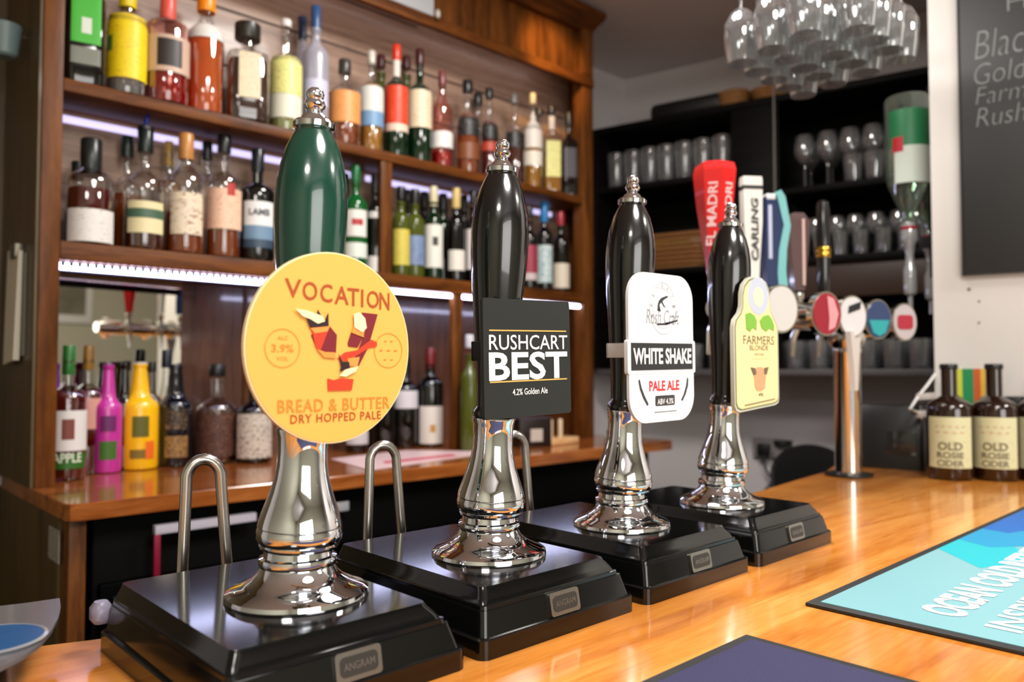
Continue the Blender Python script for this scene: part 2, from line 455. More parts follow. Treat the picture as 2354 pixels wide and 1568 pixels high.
PX = [.322, .5495, .781, 1.013]
NM = ['hand pump with the bottle green grip and the round yellow badge', 'black-gripped hand pump behind the square black ale badge', 'black-gripped hand pump behind the white pale ale badge', 'furthest black-gripped hand pump, behind the bottle-shaped blonde badge']
for i, x in enumerate(PX):
    hand_pump(x, NM[i], M_green if i == 0 else M_handleblk, 'glossy bottle green grip' if i == 0 else 'glossy black grip', (.008, .000, -.0105, -.0125)[i])
pump0 = bpy.data.objects['beer_hand_pump']
G().loft([[(x * k, y * k, z) for x, y in rrect(.024, .026, .010, 6)] for z, k in ((.020, .5), (.024, .75), (.034, .75), (.039, .45))]).make('drip_lug', P('lug_grey', (136, 132, 152), .3), pump0, 40, loc=(-.103, .134, .002))['label'] = 'pale grey lug'

# ------------------------------------------------------------------ pump clips (badges)
CY = .566
M_cream = P('badge_yellow', (240, 178, 84), .45)
M_brick = P('badge_brick_ink', (168, 78, 26), .5)
M_ochre = P('badge_ochre_ink', (204, 134, 44), .5)
M_pale_ochre = P('badge_faint_ink', (206, 138, 48), .5)


def clip_base(name, label, x, z, rz=0, ry=0):
    t = thing(name, label, 'pump badge', (x, CY, z), rz, 'badges clipped to the hand pumps')
    t.rotation_euler = (0, ry, rz); return t


def polys(parent, name, mat, plist, f, y=-.0032, th=.0003):
    for p in plist: G().prism([f(*q) for q in p], y - th, y + th).make(name, mat, parent, 0)


def bracket(t, z, mat, wl=.032, hh=.010, depth_=.028, label=None, arm=.026):
    g = G().box(-wl, wl, .0025, .007, z - hh, z + hh, .001)
    g.box(-arm, .005 - arm, .0025, depth_ + .014, z - hh, z + hh, .001).box(arm - .005, arm, .0025, depth_ + .014, z - hh, z + hh, .001)
    if arm > .03: g.box(-arm, -.022, depth_ + .010, depth_ + .014, z - hh, z + hh, .001)
    o = g.make('clip_bracket', mat, t)
    if label: o['label'] = label


# round yellow badge
t = clip_base('pump_clip', 'round yellow badge lettered VOCATION BREAD & BUTTER on the green-gripped pump', .3320, EYE + .0178, RAD(3))
R_ = .0782
G().prism(oval(R_, R_, 72), -.002, .002).make('badge_plate', P('badge_edge_cream', (246, 226, 180), .4), t)
G().prism(oval(R_ * .985, R_ * .985, 72), -.0026, -.0018).make('badge_face', M_cream, t)
f1 = lambda px, py: ((px - 746) / 191 * R_, (801 - py) / 220 * R_)
g = G()
for ch, px, py, w_ in zip('VOCATION', (653, 690, 727, 763, 791, 813, 840, 870), (672, 675, 677, 679, 681, 682, 683, 685), (36, 33, 28, 34, 29, 6, 31, 26)):
    x, z = f1(px, py); put_text(g, ch, x, z, w_ / 191 * R_, 42 / 220 * R_, -.0031, .012)
g.make('brand_lettering', M_brick, t)
g = G()
x, z = f1(754, 932); put_text(g, 'BREAD & BUTTER', x, z, 262 / 191 * R_, 29 / 220 * R_, -.0031, .012, rot=RAD(0), space=1.1)
g.make('beer_name_lettering', M_ochre, t)
g = G(); x, z = f1(756, 961); put_text(g, 'DRY HOPPED PALE', x, z, 212 / 191 * R_, 20 / 220 * R_, -.0031, .012, space=1.15)
g.make('style_lettering', M_brick, t)
g = G()
for cx_, txt, mid in ((632, ('ALC', 'VOL'), '3.9%'), (881, ('- -', '- -'), '- - -')):
    x, z = f1(cx_, 805)
    n = 40; r1, r0 = .0152, .0146
    for i in range(n):
        a, b_ = 2 * pi * i / n, 2 * pi * (i + 1) / n
        g.faces([(x + r0 * cos(a), -.0031, z + r0 * sin(a)), (x + r1 * cos(a), -.0031, z + r1 * sin(a)), (x + r1 * cos(b_), -.0031, z + r1 * sin(b_)), (x + r0 * cos(b_), -.0031, z + r0 * sin(b_))], [(0, 1, 2, 3)])
    put_text(g, mid, x, z, .019, .006 if cx_ < 700 else .0012, -.0031, .01)
    put_text(g, txt[0], x, z + .008, .009, .003 if cx_ < 700 else .001, -.0031); put_text(g, txt[1], x, z - .008, .010, .003 if cx_ < 700 else .001, -.0031)
    g.make('stamp_print', M_pale_ochre, t); g = G()
g.bm.free()
polys(t, 'collage_maroon', C_((122, 30, 40)), [[(812, 716), (852, 718), (828, 800), (806, 842), (802, 848), (790, 838), (818, 770), (824, 745)], [(693, 774), (735, 752), (752, 772), (750, 812), (728, 822), (704, 800)], [(778, 790), (786, 765), (815, 775), (802, 800), (780, 798)]], f1, -.0030)
polys(t, 'collage_red', C_((208, 62, 34)), [[(692, 756), (735, 752), (712, 812), (703, 800)], [(754, 826), (770, 812), (800, 806), (836, 780), (850, 786), (850, 796), (830, 800), (800, 818), (775, 832), (762, 832)], [(731, 872), (745, 876), (760, 872), (792, 874), (788, 900), (732, 900)]], f1, -.0034)
polys(t, 'collage_orange', C_((244, 150, 70)), [[(690, 758), (712, 748), (735, 751), (728, 765), (700, 770)], [(786, 765), (792, 745), (815, 750), (816, 775), (800, 770)], [(706, 806), (724, 812), (745, 812), (750, 826), (722, 824)], [(776, 826), (806, 822), (800, 846), (780, 842)]], f1, -.0037)
polys(t, 'collage_dark', C_((44, 24, 30)), [[(682, 738), (690, 758), (731, 752), (730, 722), (722, 742), (706, 716), (704, 740)], [(755, 816), (762, 846), (758, 856), (782, 848), (780, 834), (764, 834)]], f1, -.0040)
polys(t, 'collage_cream', C_((250, 232, 180)), [[(656, 717), (682, 720), (716, 730), (722, 742), (706, 748), (688, 738), (672, 733)], [(790, 722), (804, 716), (818, 730), (822, 752), (812, 764), (792, 752)], [(757, 866), (770, 852), (802, 844), (796, 856), (772, 868)]], f1, -.0043)
bracket(t, 0, C_((30, 30, 30)), .030)

# black square badge
t = clip_base('pump_clip', 'black square badge lettered RUSHCART BEST on the second pump', .5575, EYE + .0115, 0, RAD(-1.4))
W2, H2 = .1235, .1185
G().prism(rrect(W2, H2, .003), -.0022, .0022).make('badge_plate', P('badge_charcoal', (34, 38, 37), .4), t)
f2 = lambda px, py: ((px - 1205) / 102 * W2 / 2, (824 - py) / 137 * H2 / 2)
g = G()
x, z = f2(1207, 787); put_text(g, 'RUSHCART', x, z, .112, .0150, -.0026, .005)
x, z = f2(1206, 842); put_text(g, 'BEST', x, z, .112, .0285, -.0026, .025)
x, z = f2(1206, 902); put_text(g, '4.2% Golden Ale', x, z, .050, .0065, -.0026, .01)
g.make('white_lettering', C_((240, 240, 236)), t)
g = G()
for py in (760, 877):
    x, z = f2(1206, py); g.box(x - .055, x + .055, -.0027, -.0020, z - .0007, z + .0007)
g.make('gold_rules', C_((208, 172, 92)), t)
bracket(t, .008, C_((24, 24, 24)), .045, arm=.040)

# white pale ale badge
t = clip_base('pump_clip', 'white round-cornered badge lettered WHITE SHAKE PALE ALE on the third pump', .7865, EYE + .0265, 0, RAD(-.8))
W3, H3 = .132, .180
G().prism(rrect(W3, H3, .031, 8), -.002, .002).make('badge_plate', P('badge_white', (244, 245, 245), .35), t)
f3 = lambda px, py: ((px - 1519) / 75 * W3 / 2, (800 - py) / 173 * H3 / 2)
G().prism(rrect(W3 + .006, .0405, .003, 4, 0, f3(0, 822)[1]), -.0026, .0026).make('banner_plate', P('badge_white_band', (240, 241, 241), .35), t)
G().prism(rrect(W3 - .006, .0325, .0005, 2, 0, f3(0, 821)[1]), -.0030, -.0024).make('black_band', C_((38, 40, 42)), t)
g = G(); put_text(g, 'WHITE SHAKE', 0, f3(0, 820)[1], .119, .0195, -.0034, .03)
g.make('banner_lettering', C_((238, 238, 238)), t)
g = G(); x, z = f3(1522, 889); put_text(g, 'PALE ALE', x, z, .062, .0125, -.0024, .03)
g.make('red_lettering', C_((206, 44, 52)), t)
g = G()
x, z = f3(1523, 924); g.prism(rrect(.040, .0125, .002, 3, x, z), -.0024, -.0018)
for sgn, pts in ((-1, [(1466, 872), (1470, 892), (1477, 912), (1485, 930), (1482, 934), (1473, 916), (1466, 895), (1463, 876)]), (1, [(1577, 872), (1574, 892), (1568, 912), (1561, 926), (1565, 928), (1573, 912), (1579, 892), (1580, 876)])):
    G().prism([f3(*q) for q in pts], -.0024, -.0018).make('curved_stroke', C_((52, 54, 58)), t)
g.make('strength_box', C_((52, 54, 58)), t)
g = G()
x, z = f3(1524, 950); g.box(x - .023, x + .023, -.0024, -.0018, z - .0006, z + .0006)
g.make('small_print_line', C_((120, 122, 126)), t)
g = G()
# emblem: bent figure standing on a curved line
g.prism([f3(*q) for q in ((1508, 714), (1509, 700), (1512, 690), (1518, 683), (1531, 677), (1534, 680), (1524, 687), (1520, 692), (1527, 706), (1524, 705), (1517, 694), (1513, 700), (1516, 716))], -.0024, -.0018)
g.make('bent_figure', C_((52, 54, 58)), t)
g = G()
g.prism([f3(*q) for q in ((1505, 744), (1525, 742), (1555, 733), (1556, 736), (1528, 747), (1508, 748))], -.0024, -.0018)
g.make('emblem_swoosh', C_((52, 54, 58)), t)
g = G(); x, z = f3(1523, 926); put_text(g, 'ABV 4.3%', x, z, .033, .007, -.0028, .02)
g.make('small_lettering', C_((225, 225, 225)), t)
g = G(); x, z = f3(1521, 728); put_text(g, 'Rush Craft', x, z, .068, .018, -.0024, .0, .2)
for r0, r1 in ((.0262, .0268), (.0200, .0205)):
    cx_, cz_ = f3(1521, 708); n = 44
    for i in range(n):
        a, b_ = 2 * pi * i / n, 2 * pi * (i + 1) / n
        g.faces([(cx_ + r0 * cos(a), -.0023, cz_ + r0 * 1.2 * sin(a)), (cx_ + r1 * cos(a), -.0023, cz_ + r1 * 1.2 * sin(a)), (cx_ + r1 * cos(b_), -.0023, cz_ + r1 * 1.2 * sin(b_)), (cx_ + r0 * cos(b_), -.0023, cz_ + r0 * 1.2 * sin(b_))], [(0, 1, 2, 3)])
for i in range(9):
    a = RAD(200 - 27.5 * i); put_text(g, 'BREWERY C'[i] if 'BREWERY C'[i] != ' ' else '-', cx_ + .0232 * cos(a), cz_ + .0278 * sin(a), .0036, .0045, -.0024, rot=a - pi / 2)
g.make('emblem_print', C_((150, 154, 158)), t)
bracket(t, f3(0, 806)[1], P('bracket_white', (238, 238, 236), .4), .048, .0088, .03, 'white plastic bracket', .052)

# bottle-shaped badge
t = clip_base('pump_clip', 'bottle-shaped yellow badge lettered FARMERS BLONDE on the furthest pump', 1.010, EYE + .037, RAD(0), RAD(-.6))
f4 = lambda px, py: ((px - 1738) / 50 * .0620, (794 - py) / 156 * .0950)
side = [(1742, 638), (1752, 641), (1762, 650), (1768, 665), (1770, 690), (1771, 712), (1778, 730), (1786, 745), (1788, 760), (1788, 925), (1786, 936), (1778, 941)]
outl = [f4(*q) for q in side] + [f4(1700, 951), f4(1692, 946), f4(1689, 935), f4(1689, 760), f4(1692, 742), f4(1703, 725), f4(1707, 710), f4(1708, 680), f4(1712, 660), f4(1722, 645), f4(1732, 639)]
def shrink(o, k):
    return [(x * (1 - k / .0635), z * (1 - k / .0965)) for x, z in o]
G().prism(outl, -.003, .003).make('badge_plate', P('badge_edge_stone', (214, 214, 196), .4), t)
G().prism(shrink(outl, .002), -.0034, -.0026).make('outline_band', C_((120, 124, 92)), t)
G().prism(shrink(outl, .0045), -.0038, -.0030).make('badge_face', P('badge_straw', (244, 224, 160), .4), t)
g = G(); g.prism(oval(.029, .0265, 32, f4(1742, 684)[0], f4(1742, 684)[1]), -.0042, -.0034); g.make('crest_disc', C_((190, 196, 212)), t)
g = G(); g.prism(oval(.014, .014, 24, f4(1742, 688)[0], f4(1742, 686)[1]), -.0045, -.0040); g.make('crest_center', C_((226, 222, 190)), t)
polys(t, 'hop_leaves', C_((122, 180, 58)), [[f for f in ((1713, 728), (1722, 724), (1732, 730), (1737, 742), (1736, 764), (1728, 758), (1722, 768), (1714, 762))], [f for f in ((1744, 742), (1752, 730), (1764, 726), (1772, 736), (1777, 752), (1776, 764), (1766, 758), (1758, 766), (1748, 758))]], f4, -.0044)
g = G()
x, z = f4(1742, 787); put_text(g, 'FARMERS', x, z, .086, .0125, -.0041, 0)
x, z = f4(1742, 805); put_text(g, 'BLONDE', x, z, .052, .0072, -.0041, 0)
x, z = f4(1742, 820); put_text(g, 'PALE ALE', x, z, .026, .003, -.0041)
x, z = f4(1742, 831); put_text(g, '- - - - - - - - -', x, z, .044, .0008, -.0041)
x, z = f4(1744, 914); put_text(g, '4%', x, z, .014, .005, -.0041, .02)
g.make('dark_lettering', C_((98, 82, 58)), t)
polys(t, 'cow_head', C_((214, 158, 116)), [[f for f in ((1736, 850), (1748, 850), (1756, 866), (1753, 900), (1746, 905), (1736, 905), (1731, 896), (1729, 866))]], f4, -.0043)
polys(t, 'cow_ears', C_((110, 92, 74)), [[(1722, 850), (1732, 852), (1734, 866), (1728, 868)], [(1762, 850), (1752, 852), (1751, 866), (1757, 868)], [(1708, 935), (1776, 925), (1776, 927), (1708, 937)]], f4, -.0046)
bracket(t, -.002, C_((30, 30, 30)), .030)

# ================================================================== BAR MATS
def bar_mat(name, label, x0, x1, y0, y1, face, th=.004):
    t = thing(name, label, 'bar mat', (x0, y0, BAR), 0, 'rubber-edged bar mats on the bar')
    L_, H_ = x1 - x0, y1 - y0
    G().box(0, L_, 0, H_, 0.0003, th, .0012).make('rubber_edge', P('mat_rubber', (30, 32, 33), .55, bump=.2, scale=300), t)
    return t, L_, H_

t, L_, H_ = bar_mat('bar_mat', 'blue and aqua bar mat lettered OCEAN COLD REFRESHMENT beside the black-edged pumps', .797, 1.72, .128, .392, None)
bw = .0115
G().box(bw, L_ - bw, bw, H_ - bw, .003, .0047).make('printed_face', P('mat_aqua', (120, 170, 178), .4), t)
def flat(g, pts, z): g.faces([(x, y, z) for x, y in pts], [tuple(range(len(pts)))])
yt = H_ - bw
g = G(); flat(g, [(.366, yt), (.289, .180), (.40, .138), (.47, .20), (.49, yt)], .00485); g.make('teal_shape', C_((18, 172, 184)), t, 0)
g = G(); flat(g, [(.45, yt), (.425, .206), (.50, .15), (.62, .19), (.64, yt)], .00495); g.make('blue_shape', C_((8, 140, 186)), t, 0)
g = G(); flat(g, [(.56, yt), (.55, .215), (.70, .17), (.85, .2), (.86, yt)], .00505); g.make('deep_blue_shape', C_((10, 96, 178)), t, 0)
g = G(); flat(g, [(.24, .085), (.33, .135), (.45, .11), (.36, .05)], .00485); g.make('lower_teal_shape', C_((18, 172, 184)), t, 0)
def floor_text(g, txt, x0, x1, y0, y1, z, bold=.02):
    vs, fs = letters(txt, x1 - x0, y1 - y0, bold); g.faces([(v[0] + (x0 + x1) / 2, v[2] + (y0 + y1) / 2, z) for v in vs], fs)
g = G(); floor_text(g, 'OCEAN COLD REFRESHMENT', .056, .60, .130, .173, .0052, .04); g.make('headline_lettering', C_((232, 240, 244)), t, 0)
g = G(); floor_text(g, 'INSPIRED BY', .048, .35, .078, .110, .0052); g.make('second_lettering', C_((232, 240, 244)), t, 0)
t, L_, H_ = bar_mat('bar_mat', 'navy blue carpet bar mat with black rubber edge at the front of the bar', -.03, .6625, .10, .3835, None)
G().box(bw, L_ - bw, bw, H_ - bw, .003, .0050).make('carpet_face', P('mat_navy', (48, 46, 84), .85, bump=.8, scale=900, var=.2), t)

# low tray with a blue disc at the left end
zt = BAR + .040
t = thing('coaster_tray', 'grey tray with a round blue disc at the left end of the bar', 'tray', (on_z(0, 1500, zt).x, on_z(0, 1500, zt).y, BAR))
o_ = Vector((t.location.x, t.location.y, zt))
pl = [on_z(px, py, zt) - o_ for px, py in ((-60, 1400), (60, 1386), (137, 1375), (140, 1395), (134, 1420), (118, 1450), (90, 1482), (50, 1510), (0, 1535), (-60, 1560), (-130, 1580), (-160, 1500))]
g = G().loft([[(p.x, p.y, .037) for p in pl], [(p.x, p.y, .040) for p in pl]])
g.make('tray_top', P('smoked_plastic', (96, 92, 94), .25, coat=.4), t, 20)
dc = on_z(-20, 1478, zt) - o_
G().lathe([(.036, .040), (.038, .0425), (.0355, .0435), (.034, .0425)], 48, (dc.x, dc.y)).make('disc_rim', P('disc_rim_grey', (176, 180, 186), .25, .6), t)
G().lathe([(.0345, .041), (.0345, .0432), (0, .0432)], 48, (dc.x, dc.y)).make('blue_disc', C_((24, 74, 122), .25), t)
G().lathe([(.030, 0), (.034, .004), (.030, .034), (.032, .037)], 32, (dc.x - .02, dc.y)).make('pedestal', C_((20, 20, 20), .3), t)

# ================================================================== BACK BAR
YS, YF, YB, YP = 1.88, 1.612, 2.19, 2.05                # shelf fronts, counter front, back panels
XL, XR = .400, 2.187
unit = thing('back_bar_unit', 'dark oak back bar shelving unit with carved-edge posts against the wall', 'shelving unit', (XL, YS, BAR))
def rel(x0, x1, y0, y1, z0, z1, bev=.002):
    return G().box(x0 - XL, x1 - XL, y0 - YS, y1 - YS, z0 - BAR, z1 - BAR, bev)
top_sh, mid_sh = EYE + .6335, EYE + .278
rel(XL, XL + .040, YS, YB, BAR, EYE + 1.30, .003).make('side_panel', M_post, unit)
XE = XR + .048                                # the boxed end lies a little beyond the front stile
g = rel(XR - .050, XR, YS, YS + .048, BAR, EYE + 1.30, .003); g.box(XE - XL, XE + .014 - XL, YS + .048 - YS, YB - YS, 0, EYE + 1.30 - BAR, .001).box(XR - .01 - XL, XE + .014 - XL, .047, .058, 0, EYE + 1.30 - BAR, .001)
g.make('side_panel', M_post, unit)
g = rel(XL + .04, XR - .05, YS, YB, EYE + .606, top_sh); g.box(XR - .0505 - XL, XE - XL, .0585, YB - YS, EYE + .606 - BAR, top_sh - BAR, .001); g.make('shelf', M_shelf, unit)
g = rel(XL + .04, XR - .05, YS, YB, EYE + .236, mid_sh); g.box(XR - .0505 - XL, XE - XL, .0585, YB - YS, EYE + .236 - BAR, mid_sh - BAR, .001); g.make('shelf', M_shelf, unit)
rel(1.262, 1.299, YS + .004, YS + .026, mid_sh, EYE + .606).make('divider', M_post, unit)
rel(1.532, 1.568, YS + .004, YS + .026, BAR, EYE + .236).make('divider', M_post, unit)
g = rel(XL + .04, XE, YP - .012, YP, top_sh, EYE + 1.28, 0)
g.make('back_panel', M_back, unit)['label'] = 'pale planked back panel'
rel(XL + .04, XE, YP - .012, YP, mid_sh, EYE + .606, 0).make('back_panel', M_back, unit)
rel(XL + .405, XE, YB - .012, YB, BAR, EYE + .236, 0).make('back_panel', M_panel, unit)
g = rel(.985, .997, YB - .018, YB - .012, BAR, EYE + .236, 0); g.make('panel_strip', M_post, unit)
# dark joints between the planks of the pale back panel
g = G()
for z0, a, b_ in ((.973, .46, 2.20), (.82, .46, 2.20), (1.12, .46, 1.5)):
    g.box(a - XL, b_ - XL, YP - .0135 - YS, YP - .0118 - YS, EYE + z0 - BAR - .003, EYE + z0 - BAR + .003)
g.make('plank_joint', C_((52, 34, 26), .7), unit)
# upper cupboard with moulded top
g = rel(XL, XR, YS + .02, YS + .035, EYE + 1.061, EYE + 1.30, .001); g.make('cupboard_front', M_post, unit)
rel(XL, XR, YS + .035, YB, EYE + 1.285, EYE + 1.30, .001).make('cupboard_top', M_post, unit)
g = rel(XL - .004, XR + .004, YS - .010, YS + .0, EYE + 1.046, EYE + 1.080, .003); g.make('rail', M_shelf, unit)
g = rel(XR - .055, XR + .004, YS - .006, YS + .022, EYE + 1.09, EYE + 1.262, .004); g.make('stile', M_post, unit)
rel(1.38, 1.42, YS - .004, YS + .022, EYE + 1.09, EYE + 1.262, .004).make('stile', M_post, unit)
secs = []
for z, o2 in ((1.252, 0), (1.262, .008), (1.275, .014), (1.300, .034), (1.315, .040), (1.330, .040)):
    x0, x1, y0, y1 = XL - o2 - XL, XR + o2 - XL, YS - o2 - YS, YB - YS
    secs.append([(x0, y0, EYE + z - BAR), (x1, y0, EYE + z - BAR), (x1, y1, EYE + z - BAR), (x0, y1, EYE + z - BAR)])
G().loft(secs).make('cornice', M_shelf, unit, 20)
# white sign on the cupboard, and its small hook
o = G().box(0, .27, -.010, 0, 0, .16, .002).make('wall_sign', P('sign_pale_grey', (176, 178, 182), .5), None, loc=(1.17, YS - .0005, EYE + 1.0805))
tag(o, 'pale grey sign fixed over the top of the back bar', 'sign')
o = G().lathe([(0, -.014), (.006, -.012), (.009, 0), (.006, .012), (0, .014)], 16).make('hanging_bauble', C_((176, 170, 160), .3), None, loc=(1.445, YS - .022, EYE + 1.085))
tag(o, 'small pale knob hanging at the lower corner of the sign', 'knob')
# warm spot lamp lighting the cupboard front
l = bpy.data.lights.new('spot_lamp', 'SPOT'); l.energy = 26; l.color = (1, .62, .25); l.spot_size = RAD(40); l.spot_blend = .8; l.shadow_soft_size = .03
lo = bpy.data.objects.new('cupboard_spot', l); COL.objects.link(lo); lo.location = (1.72, 1.55, 2.62)
lo.rotation_euler = (Vector((1.98, 1.90, EYE + 1.10)) - lo.location).to_track_quat('-Z', 'Y').to_euler()

# leaning mirror at the back of the lower left bay
mz0, mz1 = BAR + .002, EYE + .234
mi = thing('mirror_panel', 'mirror at the back of the lower left shelf bay reflecting the room', 'mirror', (XL + .403, YB - .0185, mz0))
mi.rotation_euler = (RAD(1.3), 0, RAD(5.9))
G().box(-.362, 0, 0, .004, 0, mz1 - mz0).make('mirror_glass', M_mirror, mi, 0)

# counter
ct = thing('back_counter', 'glossy red-brown wooden counter of the back bar', 'counter', (XL, YF, BAR))
o2 = [(XL - .002, YB), (XL - .002, YF + .02), (XL + .004, YF + .006), (XL + .018, YF), (2.30, YF), (2.30, YB)]
G().loft([[(x - XL, y - YF, z) for x, y in o2] for z in (-.032, -.002)] + [[(x * .999 - XL + .0016, y * .999 - YF + .003, 0) for x, y in o2]]).make('worktop', M_counter, ct, 25)
G().box(.006, .036, .02, .07, -1.10, -.032, .002).make('end_stile', M_post, ct)
G().box(.0, .012, .07, .628, -1.10, -.032).make('end_panel', M_side, ct)
sp = G().box(-.006, 0, YS + .004, Cy - .001, BAR, 2.68).box(-1.2, -.006, Cy - .02, Cy - .001, .0, 2.68).make('wall_panelling', M_side, None, loc=(XL - .0005, 0, 0))
tag(sp, 'tall olive-brown side panelling at the left end of the back bar', 'panelling')
o = G().box(-.0015, 0, 0, .075, 0, .062).make('sticker', printed('sticker_print', (168, 166, 150), (110, 116, 104), 70, .5), None, loc=(XL - .0008, YF + .055, BAR - .118))
tag(o, 'small pale sticker on the counter end panel', 'sticker')
# fridge under the counter
fr_ = thing('bottle_fridge', 'black under-counter bottle fridge beneath the back counter', 'fridge', (XL + .06, YF + .05, 0))
G().box(0, 1.80, 0.02, .5, .05, BAR - .045, .004).make('cabinet', P('fridge_black', (4, 4, 4), .6, spec=.1), fr_)
for i in range(3):
    x0 = .01 + i * .6
    d_ = G().box(x0, x0 + .58, 0, .018, .10, BAR - .17, .003).make('door', P('fridge_door_black', (3, 3, 4), .3, spec=.05), fr_)
    G().box(x0 + .02, x0 + .56, -.016, -.002, BAR - .21, BAR - .195, .003).make('door_handle', P('fridge_handle', (18, 18, 20), .3), d_)
a, b_ = on_y(356, 1218, YF + .02), on_y(588, 1182, YF + .02)
t = thing('price_rail', 'white price rail with a red ribbon end under the back counter', 'price rail', (a.x, YF + .02, a.z))
G().box(0, b_.x - a.x, -.004, .012, -.010, .008, .001).make('white_rail', P('rail_lilac_white', (206, 200, 214), .4), t)
G().box(-.002, .010, -.005, .004, -.10, -.010, .001).make('red_ribbon', C_((132, 22, 50), .4), t)
a = on_y(779, 1166, YF + .03)
o = G().box(-.028, .028, 0, .004, -.011, .011, .001).make('price_ticket', P('ticket', (196, 196, 204), .5), None, loc=a)
tag(o, 'small white price ticket under the back counter between the first two pumps', 'ticket')

TRZ = .5875
# LED tape under the middle shelf and the shelf above
def led(x0, x1, z, y, label, mat=M_led, ribs=True, dy=.012, dz=.017):
    t = thing('led_strip_light', label, 'strip light', (x0, y, z))
    G().box(0, x1 - x0, 0, dy, -.001 - dz, -.001, min(.001, dz * .2)).make('light_tube', mat, t)
    if ribs:
        g = G(); n = int((x1 - x0) / .0165)
        for i in range(n): g.box(i * .0165 + .002, i * .0165 + .010, -.003, 0, -.009, .002)
        g.make('tube_clip', P('clip_dark', (44, 44, 80), .4), t)
    return t
led(.442, .96, EYE + .2325, YS + .012, 'bright ribbed LED strip under the lower shelf above the mirror', dz=.014)
G().box(0, .517, .0125, .0155, -.018, .0, .0005).make('reflection_blocker', P('blocker_dark', (40, 38, 60), .5), bpy.data.objects['led_strip_light'])  # added dark strip, keeps the lit tube out of the mirror
led(1.04, 1.530, EYE + .235, YS + .010, 'LED strip under the lower shelf in the middle bay', ribs=False, dz=.010)
led(1.57, 2.13, EYE + .235, YS + .010, 'LED strip under the lower shelf in the right bay', ribs=False, dz=.010)
M_lilac = P('led_lilac', (186, 178, 226), .4, emit=1.5)
led(.445, 1.255, EYE + .597, YP - .0185, 'lilac LED strip along the back of the middle shelf, left bay', M_lilac, False, .006, .017)
led(1.305, 2.13, EYE + .597, YP - .0185, 'lilac LED strip along the back of the middle shelf, right bay', M_lilac, False, .006, .017)
led(.46, 2.12, EYE + 1.150, YS + .040, 'white LED strip hidden behind the top rail above the bottles', P('led_top', (255, 232, 226), .4, emit=4.5), False, .014, .008)

# ================================================================== BOTTLES
GLS = dict(clear=M_clear, frost=M_frost, pink=M_pinkg, green=M_greeng, lgreen=M_green2, black=M_blackg, brown=M_browng, olive=M_olive)
LIQ = dict(amber=M_amber, damber=M_damber, gold=M_gold, red=M_red, dred=M_dred, orange=M_orange, brown=M_brown, water=M_water, straw=M_yliq)
SHAPES = {   # body top, neck start, neck radius factor, cap start (fractions of height)
    'spirit': (.58, .70, .30, .86), 'wine': (.58, .72, .30, .80), 'round': (.50, .66, .30, .82), 'short': (.60, .76, .34, .84),
    'square': (.64, .72, .30, .86), 'decanter': (.66, .74, .34, .84), 'skull': (.56, .66, .26, .95), 'slope': (.42, .78, .30, .84), 'hock': (.40, .82, .30, .86)}


